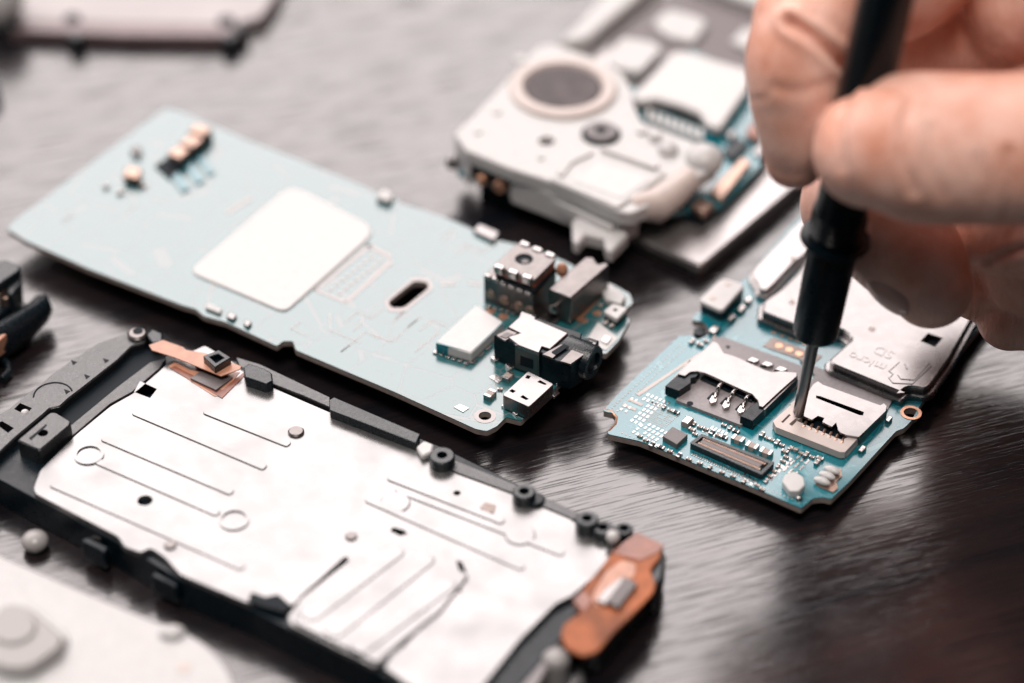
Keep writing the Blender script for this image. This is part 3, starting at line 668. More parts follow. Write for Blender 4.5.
parts('shield_dimple', 'ring', p2, lambda m: [m.cyl(W(x, y, zz).xy, .05, zz-.001, zz+.006, 16) for x, y in ((792, 302), (872, 329), (845, 280))]+[m.cyl(W(792, 258, Z+.16).xy, .05, Z+.15, Z+.166, 16)])

# ================================================================ PHONE MIDFRAME (lower left)
zp = .56
mf = thing('phone_midframe', 'silver midframe plate in a black plastic surround with an orange ribbon connector', 'phone frame', W(300, 500, 0))
pl = [(33, 488), (40, 470), (76, 434), (110, 406), (133, 393), (160, 370), (168, 362), (205, 345), (240, 366), (270, 386), (330, 412), (414, 448), (430, 462), (455, 468), (510, 490), (560, 511), (585, 530), (612, 540), (619, 548), (600, 572), (572, 596), (556, 604), (520, 640), (480, 690), (430, 700), (384, 668),
      (392, 652), (384, 664), (374, 667), (290, 625), (287, 617), (300, 600), (284, 610), (262, 600), (247, 603), (180, 575), (172, 566), (165, 558), (150, 548), (141, 553), (124, 547), (118, 537), (35, 494)]
nh = P([(134, 392), (140, 381), (157, 389), (150, 398)], zp)
holes = [nh, circ(W(145, 500.5, zp).xy, .1, 18), circ(W(457, 493, zp).xy, .05, 12), P([(390, 531), (393, 527), (404, 530), (408, 534), (400, 536)], zp), rnd(P([(456, 560), (462, 562), (467, 573), (461, 576), (458, 586), (463, 592), (455, 592), (454, 584), (460, 574)], zp), .02, 2),
         P([(296, 600), (300, 600), (349, 561), (347, 556), (343, 558)], zp)]
part('midframe_plate', 'plate', mf, lambda m: m.prism(rnd(P(pl, zp), .05, 3), zp-.08, zp, holes, chamfer=.012), 0)
# plastic tray underneath
tray = [(-60, 450), (-20, 425), (60, 400), (132, 340), (150, 336), (200, 352), (240, 362), (330, 402), (440, 446), (575, 512), (640, 540), (650, 556), (560, 640), (500, 710), (430, 704), (384, 676), (374, 672), (290, 630), (250, 609), (180, 580), (118, 543), (35, 499), (0, 480), (-60, 452)]
part('frame_tray', 'black', mf, lambda m: m.pp(tray, 0, zp-.085, r=.1), .03)
# glossy left rail
zr = .62
rail = [(-50, 462), (-40, 432), (0, 413), (9, 408), (20, 399), (45, 380), (50, 375), (72, 359), (97, 343), (123, 333.5), (132, 330), (141, 330), (147, 337), (145, 342), (132, 346), (118.5, 359.5), (88, 383.6), (68, 399), (60, 406.5), (50, 408), (45, 413), (16, 437), (0, 452), (-40, 490)]
rh = [P([(14, 409), (20, 403), (32, 408), (26, 415)], zr), P([(-4, 424), (2, 421), (14, 428), (8, 433)], zr)]
part('end_rail', 'rail', mf, lambda m: m.prism(rnd(P(rail, zr), .03, 2), zp-.1, zr, rh, chamfer=.02), 0)
def f(m):
    for x, y in ((74, 362), (106, 360), (87, 376), (67, 391)): m.pp([(x-3, y-2), (x+3, y), (x-1, y+3)], zr, zr+.004)
    c0 = W(53, 395, zr); pts = [Vector((c0.x+.26*math.cos(t), c0.y+.26*math.sin(t), zr)) for t in np.linspace(R(20), R(190), 18)]
    m.tube(pts, .012, 6)
parts('rail_notch', 'dark', mf, f)
part('rail_pin', 'tape', mf, lambda m: m.ball(W(25, 413, zr-.05), .06, .06, .05, 14))
part('screw_post', 'steel_d', mf, lambda m: (m.cyl(W(137, 333, zr+.05).xy, .14, zp-.1, zr+.06, 24, chamfer=.03), m.cyl(W(138, 331.5, zr+.05).xy, .07, zr+.055, zr+.066, 20, m='dark')))
part('corner_lug', 'black_gl', mf, lambda m: m.pp([(146, 334), (152, 328), (163, 333), (163, 342), (152, 343)], zp-.1, zr+.04), .03)
part('trough_shade', 'dark', mf, lambda m: m.pp([(60, 410), (136, 347), (168, 352), (162, 362), (128, 390), (100, 408), (74, 432), (62, 424)], zp-.1, zp-.07), .01)  # dark matte sheet; shade of the deep trough put into the colour
part('inner_ledge', 'rail', mf, lambda m: m.pp([(72, 424), (118, 386), (150, 362), (166, 358), (160, 368), (132, 392), (110, 404), (76, 433), (66, 440), (60, 433)], zp-.1, zp-.02), .01)
# bracket
zk = .74
part('earpiece_block', 'rail', mf, lambda m: m.prism(rnd(P([(17, 440), (50, 412), (56, 412), (71, 421), (70, 425), (40, 450), (34, 448)], zk), .03, 3), zp-.1, zk, [circ(W(43, 433, zk).xy, .07, 16)], chamfer=.02), 0)
part('block_groove', 'dark', mf, lambda m: m.pp([(29, 438), (46, 424), (47, 425), (31, 440)], zk-.001, zk+.004))
# ribs and marks pressed into the plate
def groove(m, a, c_, wd_=.06, h=.016):
    A, B = W(*a, zp+h).xy, W(*c_, zp+h).xy; d = (B-A).normalized(); nn = Vector((-d.y, d.x))*wd_
    m.prism(rnd([A-nn-d*wd_, B-nn+d*wd_, B+nn+d*wd_, A+nn-d*wd_], wd_*.9, 4), zp-.005, zp+h, chamfer=h*.6)
def f(m):
    for a, c_ in (((137, 413), (262, 466)), ((208, 412), (286, 443)), ((106, 439), (229, 491)), ((55, 485), (240, 566)), ((100, 462), (215, 512)), ((392, 478), (500, 520)), ((370, 500), (520, 566)), ((400, 490), (560, 552))): groove(m, a, c_)
    for x, y in ((89, 455), (234, 520)): m.prism(circ(W(x, y, zp).xy, .2, 28), zp-.005, zp+.022, [circ(W(x, y, zp).xy, .16, 28)])
    for x, y in ((395, 503), (520, 535)): m.prism(circ(W(x, y, zp).xy, .2, 28), zp-.005, zp+.018, chamfer=.015)
    m.pp([(352, 560), (394, 540), (470, 574), (440, 612), (404, 640), (378, 664), (292, 622), (300, 604)], zp-.01, zp+.035, r=.08, chamfer=.02)
    for a, c_ in (((392, 552), (312, 612)), ((422, 560), (336, 628)), ((444, 584), (362, 644))): groove(m, a, c_, .16, .05)
parts('pressed_rib', 'plate', mf, f, 0)
part('plate_screw', 'steel_d', mf, lambda m: m.cyl(W(296, 431, zp+.03).xy, .11, zp, zp+.04, 24, chamfer=.02))
for x, y, r in ((351, 535, .08), (170, 544, .08)): part('plate_screw', 'steel_d', mf, lambda m: m.cyl(W(x, y, zp+.03).xy, r, zp, zp+.03, 20, chamfer=.012))
one('plate_patch', 'ceramic', mf, [(480, 507), (485, 502), (496, 505), (494, 512), (486, 512)], zp, zp+.015)
parts('slit_recess', 'dark', mf, lambda m: (m.pp([(383, 660), (402, 640), (412, 622), (417, 620), (415, 634), (405, 645), (392, 654), (388, 662)], zp, zp+.006), m.pp([(248, 600), (252, 592), (265, 597), (278, 594), (290, 604), (284, 612), (262, 606)], zp, zp+.01)))
# top rail
part('side_rail', 'rail', mf, lambda m: (m.pp([(236, 357), (260, 364), (330, 397), (330, 407), (302, 395), (268, 382), (240, 366)], zp-.1, zp+.04), m.pp([(329, 400), (334, 397), (420, 434), (416, 443), (330, 410)], zp-.1, zp+.14, m='black_gl'), m.pp([(455, 460), (515, 484), (590, 518), (622, 536), (617, 541), (580, 522), (510, 492), (450, 470)], zp-.1, zp+.02)), .01)
part('rail_clip', 'black_gl', mf, lambda m: m.pp([(243, 367), (249, 363), (266, 369), (272, 373), (273, 381), (266, 384), (245, 377)], zp-.1, zp+.16), .02)
for x, y, r, h in ((442, 455, .17, .16), (524, 491, .15, .16), (587, 518, .15, .2), (603, 527, .14, .14), (624, 528, .12, .1)):
    part('screw_post', 'black_gl', mf, lambda m: (m.cyl(W(x, y, zp+h).xy, r, zp-.1, zp+h, 26, chamfer=.02, hole=.07), m.cyl(W(x, y, zp+h).xy, .072, zp-.1, zp+.02, 16, m='dark')))
part('post_collar', 'black', mf, lambda m: m.cyl(W(535, 498, zp+.06).xy, .13, zp-.1, zp+.06, 20, chamfer=.02))
part('white_pad', 'tape', mf, lambda m: m.pp([(416, 446), (424, 440), (434, 444), (432, 452), (422, 456)], zp, zp+.1), .03)
part('white_pin', 'tape', mf, lambda m: (m.ball(W(613, 537, zp+.14), .09, .09, .09, 16), m.cyl(W(613, 540, zp+.05).xy, .06, zp-.1, zp+.1, 14)))
parts('side_lug', 'black', mf, lambda m: [m.pp(q_, .1, .4) for q_ in ([(80, 540), (88, 536), (110, 547), (104, 553)], [(150, 575), (156, 570), (180, 582), (176, 588)])], .03)
part('side_screw', 'steel', mf, lambda m: m.lathe(W(98, 541, .28), (-.5, -.86, .2), [(0, .11), (.06, .1), (.08, .06)], 16))
# top left ribbon
zf = zp+.13
part('ribbon', 'peach', mf, lambda m: m.pp([(149, 345), (163, 340), (183, 347), (186, 350), (205, 353), (241, 366), (240, 369), (221, 376), (174, 357), (152, 350)], zf-.015, zf), 0)
part('ribbon_support', 'black', mf, lambda m: m.pp([(195, 360), (205, 356), (228, 366), (219, 372)], zp, zf-.014), 0)
def f(m):
    q_ = P([(203, 356), (219, 350), (231, 357.5), (215, 367)], zf+.12); m.prism(q_, zf, zf+.12, [inset(q_, .06)]); m.prism(inset(q_, .06), zf, zf+.03, m='dark')
part('ribbon_plug', 'black_gl', mf, f, .01)
part('adhesive_film', 'peach', mf, lambda m: m.pp([(168, 366), (176, 362), (190, 370), (212, 372), (240, 372), (221, 396), (214, 396)], zp, zp+.006))
part('adhesive_edge', 'brown', mf, lambda m: (m.pp([(170, 368), (175, 366), (222, 390), (244, 372), (246, 374), (222, 398)], zp+.006, zp+.01)))
part('foam_square', 'chip', mf, lambda m: m.pp([(190, 378), (203, 369), (233, 377), (216, 390)], zp+.006, zp+.04), .01)
# right ribbon
zo = .62
part('end_plastic', 'grey_pl', mf, lambda m: m.pp([(600, 575), (580, 600), (565, 620), (560, 645), (535, 690), (470, 700), (520, 640), (556, 602)], .2, zp-.1), .03)
part('ribbon_connector', 'orange', mf, lambda m: m.pp([(572, 602), (590, 580), (611, 554), (637, 532), (664, 545), (661, 556), (650, 570), (656, 584), (653, 593), (629, 618), (616, 630), (597, 652), (582, 656), (566, 648), (561, 635), (564, 624), (582, 611)], zo-.05, zo, r=.06), .015)
parts('connector_stiffener', 'brown', mf, lambda m: (m.pp([(611, 552), (637, 532), (664, 545), (658, 552), (640, 560), (624, 556)], zo+.001, zo+.012), m.pp([(573, 600), (583, 590), (592, 600), (584, 611)], zo+.001, zo+.012)), 0)
part('connector_pad', 'peach', mf, lambda m: m.pp([(592, 596), (606, 572), (622, 560), (636, 564), (634, 576), (622, 584), (606, 606), (596, 606)], zo+.001, zo+.01, r=.05), 0)
part('connector_chip', 'chip', mf, lambda m: (m.pp([(606, 600), (625, 576), (638, 583), (618, 608)], zo, zo+.07), m.pp([(596, 600), (604, 589), (620, 577), (626, 579), (606, 604)], zo, zo+.05, m='steel')), .015)
part('connector_base', 'black_gl', mf, lambda m: m.pp([(642, 566), (662, 548), (666, 556), (662, 578), (654, 588), (648, 580)], .1, zo-.06), .03)
part('connector_base', 'black_gl', mf, lambda m: m.pp([(580, 610), (625, 570), (650, 582), (600, 640), (585, 640)], 0, zo-.06), .03)
part('round_boss', 'grey_bump', mf, lambda m: (m.ball(W(556, 660, .45), .17, .17, .13, 20), m.cyl(W(556, 664, .4).xy, .15, 0, .42, 20)))

# ================================================================ BLACK FRAGMENT (left edge)
fg = thing('phone_housing_piece', 'curved black plastic housing piece with a gold contact, cut off by the left edge', 'phone part', W(5, 345, 0))
def f(m):
    m.pp([(-90, 330), (-40, 290), (-5, 262), (5, 259), (20, 265), (20, 270), (4, 281), (-15, 296), (-60, 340)], .62, .78)
    m.pp([(10, 272), (20, 268), (20.5, 284), (12, 295), (6, 292)], .3, .66)
part('upper_shell', 'black_gl', fg, f, .03)
def f(m):
    pts = [(-70, 380), (-20, 352), (8, 337), (28, 322), (40, 312), (43.5, 308), (43, 304), (38, 304), (30, 309)]
    m.tube([W(x, y, .32) for x, y in pts], [.2, .2, .19, .17, .15, .13, .11, .09, .06], 12, sq=1.5)
    pts = [(-70, 372), (-25, 345), (4, 329), (24, 317), (36, 305)]
    m.tube([W(x, y, .5) for x, y in pts], [.05]*5, 8)
part('outer_lip', 'black_gl', fg, f)
part('inner_wall', 'rail', fg, lambda m: (m.pp([(-70, 350), (-20, 320), (12, 303), (28, 312), (5, 328), (-60, 370)], 0, .25), m.pp([(8, 300), (14, 297), (34, 306), (30, 311)], .2, .36), m.pp([(-60, 335), (-5, 290), (10, 285), (10, 308), (-50, 350)], 0, .35, m='black')), .03)
part('inner_block', 'black_gl', fg, lambda m: m.pp([(-40, 340), (-2, 326), (20, 316), (26, 319), (8, 334), (-30, 356)], .2, .5), .02)
part('gold_contact', 'gold', fg, lambda m: (m.cyl(W(5, 294, .5).xy, .1, .2, .5, 16), m.ball(W(5, 287, .56), .06, .06, .06, 12, m='tape')), .02)
part('inner_tab', 'peach', fg, lambda m: m.pp([(-30, 352), (-6, 330), (7, 334), (-15, 352)], .25, .53), .02)
part('side_pin', 'tape', fg, lambda m: m.lathe(W(7, 350, .14), (-.3, -.9, .1), [(-.3, .06), (.04, .06), (.06, .03)], 14))
part('cable_loop', 'black_gl', fg, lambda m: m.tube([W(-20, 356, .1), W(0, 357, .12), (W(8, 364, .1)), W(9, 372, .07), W(2, 380, .07)], .06, 10))

# ================================================================ WHITE COVER (bottom left)
zc = .8
wc = thing('phone_back_cover', 'glossy white back cover with a raised camera bump in the bottom left corner', 'phone cover', W(60, 640, 0))
cvp = [(-140, 500), (-60, 520), (0, 553), (90, 592), (150, 617), (180, 627), (205, 641), (228, 662), (240, 690), (240, 720), (180, 800), (-140, 800)]
part('cover_shell', 'white', wc, lambda m: (m.pp(cvp, zc-.14, zc, r=[0, .2, .1, .1, .1, .2, .3, .3, .3, .2, 0, 0], chamfer=.06), m.prism(inset(rnd(P(cvp, zc), .1), .25), 0, zc-.1)), 0)
part('camera_bump', 'grey_bump', wc, lambda m: (m.pp([(-20, 640), (2, 600), (28, 603), (66, 636), (62, 648), (28, 672), (-10, 668)], zc-.02, zc+.16, r=.3, chamfer=.06), m.cyl(W(14, 629, zc+.17).xy, .28, zc+.15, zc+.2, 28, chamfer=.04)), 0)
part('camera_bump_rim', 'white', wc, lambda m: m.pp([(-30, 645), (0, 596), (30, 599), (72, 636), (66, 652), (28, 680), (-14, 676)], zc-.02, zc+.05, r=.35, chamfer=.04), 0)
part('edge_tab', 'white', wc, lambda m: m.ball(W(172, 634, zc), .17, .13, .1, 18))
part('cover_dimple', 'ring', wc, lambda m: m.cyl(W(184, 668, zc).xy, .09, zc-.001, zc+.01, 20))
sp = tag(part('loose_screw', 'grey_bump', None, lambda m: (m.ball(Vector((*W(35, 541, .13).xy, .13)), .18, .18, .13, 20))), 'round pale metal screw head in the shadow between the midframe and the white cover', 'screw')

# ================================================================ SPEAKER ASSEMBLY (top middle)
sa = thing('phone_speaker_assembly', 'white plastic module with a round grey speaker and small camera on a silver chassis', 'phone part', W(620, 120, 0))
z1 = 1.02
# chassis
ch = [(636, 236), (652, 244), (699, 265), (706, 262), (790, 190), (880, 100), (900, 60), (700, -45), (655, -18), (560, 60), (470, 150)]
part('chassis', 'chassis', sa, lambda m: (m.pp([(a, b_y) for a, b_y in ch], .16, .3, r=.06, chamfer=.03), m.pp([(640, 243), (655, 251), (698, 270), (790, 198), (880, 106), (700, -30), (560, 70), (480, 156)], 0, .12, r=.06)), 0)
part('chassis_core', 'dark', sa, lambda m: m.pp([(500, 150), (640, 20), (800, 100), (690, 225), (640, 232)], .1, .18), 0)
part('chassis_groove', 'dark', sa, lambda m: m.pp([(652, 248), (655, 246), (690, 262), (688, 265)], .1, .2), 0)
part('module_board', 'pcb_teal', sa, lambda m: m.pp([(458, 172), (560, 60), (640, 90), (690, 50), (800, 100), (760, 165), (722, 205), (660, 214), (612, 220), (560, 206)], .42, .5), 0)
part('board_standoff', 'black', sa, lambda m: (m.pp([(600, 190), (650, 100), (760, 140), (700, 220)], .29, .421)), 0)
part('board_underside', 'black', sa, lambda m: m.pp([(480, 178), (560, 90), (640, 100), (600, 205)], 0, .421), 0)
# mauve back panel and light rim
part('inner_panel', 'mauve', sa, lambda m: m.pp([(612, 40), (676, -12), (800, 30), (790, 110), (680, 110), (620, 80)], .3, .42), 0)
parts('rim', 'white', sa, lambda m: (m.pp([(556, 44), (588, 38), (668, -28), (640, -40), (600, -2)], .3, .6, r=.1, chamfer=.05), m.pp([(690, -20), (780, 12), (850, 40), (860, 10), (760, -30), (700, -40)], .3, .6, chamfer=.05)), 0)
part('panel_shield', 'white', sa, lambda m: m.pp([(652, 22), (668, 8), (700, 16), (708, 22), (694, 42), (668, 36)], .4, .52, r=.12, chamfer=.03), 0)
part('panel_shield', 'white', sa, lambda m: m.pp([(606, 56), (622, 36), (658, 42), (662, 50), (640, 72), (612, 66)], .4, .62, r=.12, chamfer=.03), 0)
part('panel_shield', 'white', sa, lambda m: m.pp([(730, 40), (745, 26), (760, 30), (750, 50)], .4, .5, r=.1, chamfer=.03), 0)
# silver shield with teeth
part('module_shield', 'tape', sa, lambda m: m.pp([(630, 97), (672, 52), (680, 50), (752, 70), (752, 82), (720, 128), (708, 124), (700, 112), (680, 104), (656, 98), (640, 101)], .62, .74, r=.03, chamfer=.03), 0)
part('shield_block', 'dark', sa, lambda m: m.pp([(634, 100), (676, 56), (750, 78), (720, 128), (700, 120), (660, 104)], .5, .63), 0)
for i in range(8):
    x, y = lerp((648, 112), (700, 131), i/7)
    part('connector_tooth', 'white', sa, lambda m: m.pp([(x-3, y+6), (x-1, y-4), (x+4, y-3), (x+3, y+8)], .5, .66), .02)
part('gold_strip', 'gold', sa, lambda m: (m.pp([(708, 192), (742, 156), (752, 162), (722, 200)], .5, .6), m.pp([(690, 205), (700, 196), (716, 203), (704, 213)], .5, .62)), .03)
parts('board_component', 'brown', sa, lambda m: (m.pp([(745, 132), (752, 120), (764, 126), (758, 140)], .5, .62)), .03)
parts('board_component', 'black', sa, lambda m: (m.pp([(722, 150), (738, 136), (750, 144), (732, 160)], .5, .58), m.pp([(640, 106), (648, 100), (660, 106), (652, 114)], .5, .56)), .03)
parts('board_component', 'steel', sa, lambda m: (m.pp([(725, 134), (731, 128), (738, 132), (732, 139)], .5, .6), m.pp([(752, 150), (762, 140), (772, 146), (760, 158)], .5, .56)), .03)
# housing
hs_ = [(454, 133), (470, 118), (497, 90), (530, 54), (540, 45), (556, 44), (600, 60), (622, 72), (632, 90), (634, 104), (642, 122), (700, 144), (718, 150), (716, 166), (700, 176), (684, 176), (660, 196), (650, 205), (632, 213), (617, 211), (547, 180), (509, 168), (466, 150)]
part('speaker_housing', 'white', sa, lambda m: m.pp(hs_, z1-.22, z1, r=.05, chamfer=.025, holes=[circ(W(546.6, 141, z1).xy, .125, 20)]), 0)
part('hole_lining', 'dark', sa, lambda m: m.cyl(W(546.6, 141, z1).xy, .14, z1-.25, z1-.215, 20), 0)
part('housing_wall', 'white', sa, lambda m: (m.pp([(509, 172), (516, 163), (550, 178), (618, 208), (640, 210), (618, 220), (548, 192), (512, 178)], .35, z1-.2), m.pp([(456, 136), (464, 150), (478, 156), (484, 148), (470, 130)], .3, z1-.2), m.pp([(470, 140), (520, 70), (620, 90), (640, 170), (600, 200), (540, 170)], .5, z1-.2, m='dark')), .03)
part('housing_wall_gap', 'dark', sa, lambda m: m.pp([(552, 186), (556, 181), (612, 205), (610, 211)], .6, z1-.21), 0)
part('raised_panel', 'white', sa, lambda m: m.pp([(548, 178), (566, 158), (586, 146), (630, 158), (668, 172), (618, 208)], z1-.1, z1+.05, r=.08, chamfer=.03), 0)
part('panel_label', 'tape', sa, lambda m: m.pp([(572, 180), (600, 163), (650, 178), (622, 198)], z1+.049, z1+.06, r=.05), 0)
part('knob', 'white', sa, lambda m: (m.ball(W(704, 160, z1-.02), .3, .3, .24, 22), m.ball(W(668, 150, z1+.02), .16, .16, .13, 18)), 0)
part('tongue', 'ring', sa, lambda m: m.tube([W(690, 178, z1-.15), W(672, 194, z1-.18), W(655, 206, z1-.2), W(636, 207, z1-.12), W(622, 214, z1-.25)], [.2, .24, .26, .2, .12], 14), 0)
part('housing_claw', 'white', sa, lambda m: (m.pp([(572, 221), (580, 213), (622, 224), (628, 234), (612, 251), (606, 248), (604, 238), (586, 234), (578, 243), (573, 240)], .42, .62, chamfer=.03)), 0)
parts('housing_boss', 'white', sa, lambda m: [m.cyl(W(x, y, z1).xy, rr0, z1-.01, z1+hh, 20, chamfer=.015) for x, y, rr0, hh in ((478, 132, .07, .03), (497, 112, .08, .03), (541, 158, .06, .03), (642, 132, .09, .06), (655, 138, .1, .1), (520, 60, .1, .04))], 0)
part('housing_ridge', 'white', sa, lambda m: (m.pp([(556, 172), (566, 158), (588, 148), (594, 152), (572, 162), (562, 176)], z1, z1+.09, r=.03), m.pp([(600, 148), (604, 145), (660, 162), (656, 168)], z1, z1+.11, r=.03)), .02)
part('front_ledge', 'white', sa, lambda m: m.pp([(545, 196), (550, 190), (616, 220), (612, 228)], .5, .72), .02)
part('corner_column', 'white', sa, lambda m: m.pp([(455, 143), (462, 138), (474, 148), (470, 160)], .35, z1-.15), .03)
parts('front_component', 'copper', sa, lambda m: (m.ball(W(482, 180, .55), .1, .08, .1, 12), m.ball(W(501, 186, .55), .12, .08, .12, 12), m.ball(W(452, 163, .55), .1, .08, .12, 12, m='steel')), 0)
parts('front_component', 'black', sa, lambda m: m.pp([(484, 166), (490, 162), (504, 168), (498, 176)], .48, .75), .02)
# speaker
cc = W(563, 86, z1+.06)
spk = part('speaker_ring', 'ring', sa, lambda m: m.lathe(Vector((cc.x, cc.y, z1-.02)), (0, 0, 1), [(0, .84), (.06, .84), (.10, .80), (.10, .64), (.03, .60), (.02, .1)], 48), 0)
part('speaker_mesh', 'mesh_g', spk, lambda m: m.lathe(Vector((cc.x, cc.y, z1-.02)), (0, 0, 1), [(.05, .60), (.075, .57), (.06, .3), (.09, .1), (.09, .02)], 48), 0)
cc2 = W(601, 133, z1+.03)
cri = part('camera_ring', 'chip', sa, lambda m: (m.lathe(Vector((cc2.x, cc2.y, z1-.01)), (0, 0, 1), [(0, .3), (.03, .3), (.035, .27), (.035, .02)], 32, m='dark'), m.lathe(Vector((cc2.x, cc2.y+.02, z1+.02)), (0, 0, 1), [(0, .25), (.05, .24), (.055, .1), (.03, .09), (.03, .02)], 32)), 0)
part('camera_lens', 'dark', cri, lambda m: m.lathe(Vector((cc2.x, cc2.y+.02, z1+.04)), (0, 0, 1), [(0, .09), (.02, .085), (.03, .02)], 20), 0)

# ================================================================ TOP LEFT ITEMS
tf = thing('screen_frame', 'smoky plastic frame with dark corner pins, blurred at the top left', 'phone part', W(120, 20, 0))
part('front_bar', 'smoke', tf, lambda m: m.pp([(4, 22), (70, 22), (245, 26), (240, 36), (120, 35), (8, 30)], 0, .22, r=.05), .04)
part('hazy_sheet', 'clear', tf, lambda m: m.pp([(2, 20), (6, 6), (60, -30), (292, -40), (282, -8), (262, 22), (240, 25)], 0, .14, r=.1), .03)
part('edge_strip', 'smoke', tf, lambda m: m.tube([W(240, 24, .15), W(262, 18, .18), W(276, -4, .2), W(288, -40, .2)], .04, 8))
for x, y in ((12, 24), (72, 17), (76, 36), (230, 37), (240, 28), (226, 19)): part('corner_pin', 'black', tf, lambda m: m.cyl(W(x, y, .25).xy, .14, 0, .27, 16, chamfer=.04))
tag(part('white_plug', 'tape', None, lambda m: m.ball(W(-2, -4, .55), .42, .55, .55, 22)), 'blurred white rounded plug in the top left corner of the photo', 'plug')
tag(part('rubber_foot', 'black', None, lambda m: m.pp([(-40, 70), (-6, 72), (1, 88), (-8, 102), (-40, 100)], 0, .2, r=.1), .03), 'dark rubber foot cut off by the left edge near the top', 'rubber foot')

# ================================================================ SCREWDRIVER
tip = W(798, 414, Z+.12-.0); tip = W(798, 415, .44); top_ = W(885, 0, 7.0)
ax = (top_-tip).normalized()
sd = thing('screwdriver', 'slim black precision screwdriver with a thin steel shaft, its tip on the small card slot', 'screwdriver', tip)
def along(px_y):  # distance along the axis where it crosses an image row
    lo, hi = 0, 16
    for _ in range(40):
        mid = (lo+hi)/2; p = tip+ax*mid; d = p-CAM; dep = d.dot(Vector((0, cs, -sn))); y = 341.5-F*d.dot(Vector((0, sn, cs)))/dep
        if y > px_y: lo = mid
        else: hi = mid
    return lo
f0 = along(334); f1 = along(241); f2 = along(205)
part('shaft', 'shaft', sd, lambda m: m.lathe(tip, ax, [(.0, .03), (.015, .06), (.05, .076), (.5, .078), (f0+.1, .086)], 28), 0)
part('ferrule', 'driver', sd, lambda m: m.lathe(tip, ax, [(f0, .24), (f0+.02, .29), (f0+.06, .302), (f1-.2, .322), (f1, .322)], 40), 0)
part('collar', 'driver', sd, lambda m: (m.lathe(tip, ax, [(f1-.02, .32), (f1, .43), (f1+.025, .455), (f1+.06, .45), (f1+.09, .33)], 40)), 0)
def f(m):
    m.lathe(tip, ax, [(f1+.05, .32), (f1+.12, .335), (f1+.5, .345), (f1+.55, .325), (f2+.35, .325), (f2+.4, .33), (9.5, .345), (10.6, .36), (11, .33), (11.15, .18), (11.2, .05)], 40)
part('handle', 'driver', sd, f, 0)
parts('grip_ring', 'driver', sd, lambda m: [m.lathe(tip, ax, [(f1+.14+i*.055, .335), (f1+.16+i*.055, .358), (f1+.18+i*.055, .335)], 40) for i in range(6)], 0)
part('end_cap', 'steel_d', sd, lambda m: m.lathe(tip, ax, [(11.15, .2), (11.3, .3), (11.5, .3), (11.6, .2)], 32), 0)

# ================================================================ HAND
def cat(pts, n):
    out = []
    q = [pts[0]]+list(pts)+[pts[-1]]
    for i in range(1, len(q)-2):
        for j in range(n):
            t = j/n; out.append([.5*((2*q[i][k])+(-q[i-1][k]+q[i+1][k])*t+(2*q[i-1][k]-5*q[i][k]+4*q[i+1][k]-q[i+2][k])*t*t+(-q[i-1][k]+3*q[i][k]-3*q[i+1][k]+q[i+2][k])*t**3) for k in range(len(pts[0]))])
    out.append(list(pts[-1])); return out
def limb(m, pts, n=8):
    """tapered limb with round ends; points = (x, y, z, radius)"""
    for x, y, z_, r in cat(pts, n): pass
    sm = cat(pts, n); vs = []; P3 = [Vector(s[:3]) for s in sm]; rr_ = [s[3] for s in sm]
    t0 = (P3[0]-P3[1]).normalized(); t1 = (P3[-1]-P3[-2]).normalized()
    pre = [(P3[0]+t0*rr_[0]*math.sin(a), rr_[0]*math.cos(a)) for a in np.linspace(R(88), R(12), 8)]
    post = [(P3[-1]+t1*rr_[-1]*math.sin(a), rr_[-1]*math.cos(a)) for a in np.linspace(R(12), R(88), 8)]
    allp = pre+list(zip(P3, rr_))+post; N_ = 36; fs = []
    u = None
    for j, (p, r) in enumerate(allp):
        t = (allp[min(j+1, len(allp)-1)][0]-allp[max(j-1, 0)][0]).normalized()
        u = t.orthogonal().normalized() if u is None else (u-t*u.dot(t)).normalized()
        v = t.cross(u)
        for i in range(N_): a = 2*math.pi*i/N_; vs.append(p+(u*math.cos(a)+v*math.sin(a))*r)
    for j in range(len(allp)-1):
        for i in range(N_): fs.append([j*N_+i, j*N_+(i+1) % N_, (j+1)*N_+(i+1) % N_, (j+1)*N_+i])
    fs.append(list(range(N_))[::-1]); fs.append([(len(allp)-1)*N_+i for i in range(N_)])
    m.add(vs, fs)
def H(px, py, dep, r): p = WD(px, py, dep); return (p.x, p.y, p.z, r)
hb = MB()
# thumb: pad pressed on the handle from the viewer's side
limb(hb, [H(872, 150, 31.7, .73), H(900, 147, 31.5, .90), H(948, 149, 31.4, .93), H(995, 149, 31.3, .92), H(1060, 148, 31.2, .93), H(1160, 150, 31.2, 1.05), H(1290, 150, 31.4, 1.35), H(1420, 160, 32, 1.7)])
# index: bent round the far left side of the handle
limb(hb, [H(795, 158, 32.9, .40), H(797, 135, 32.7, .50), H(797, 100, 32.5, .60), H(798, 62, 32.3, .66), H(806, 28, 32.3, .66)])
limb(hb, [H(806, 24, 32.35, .68), H(850, -2, 32.7, .66), H(905, -22, 32.8, .76), H(945, -85, 32.4, .82), H(1010, -170, 31.8, .88), H(1110, -190, 31.4, .92), H(1240, -150, 31.4, 1.05), H(1380, -100, 31.8, 1.2)])
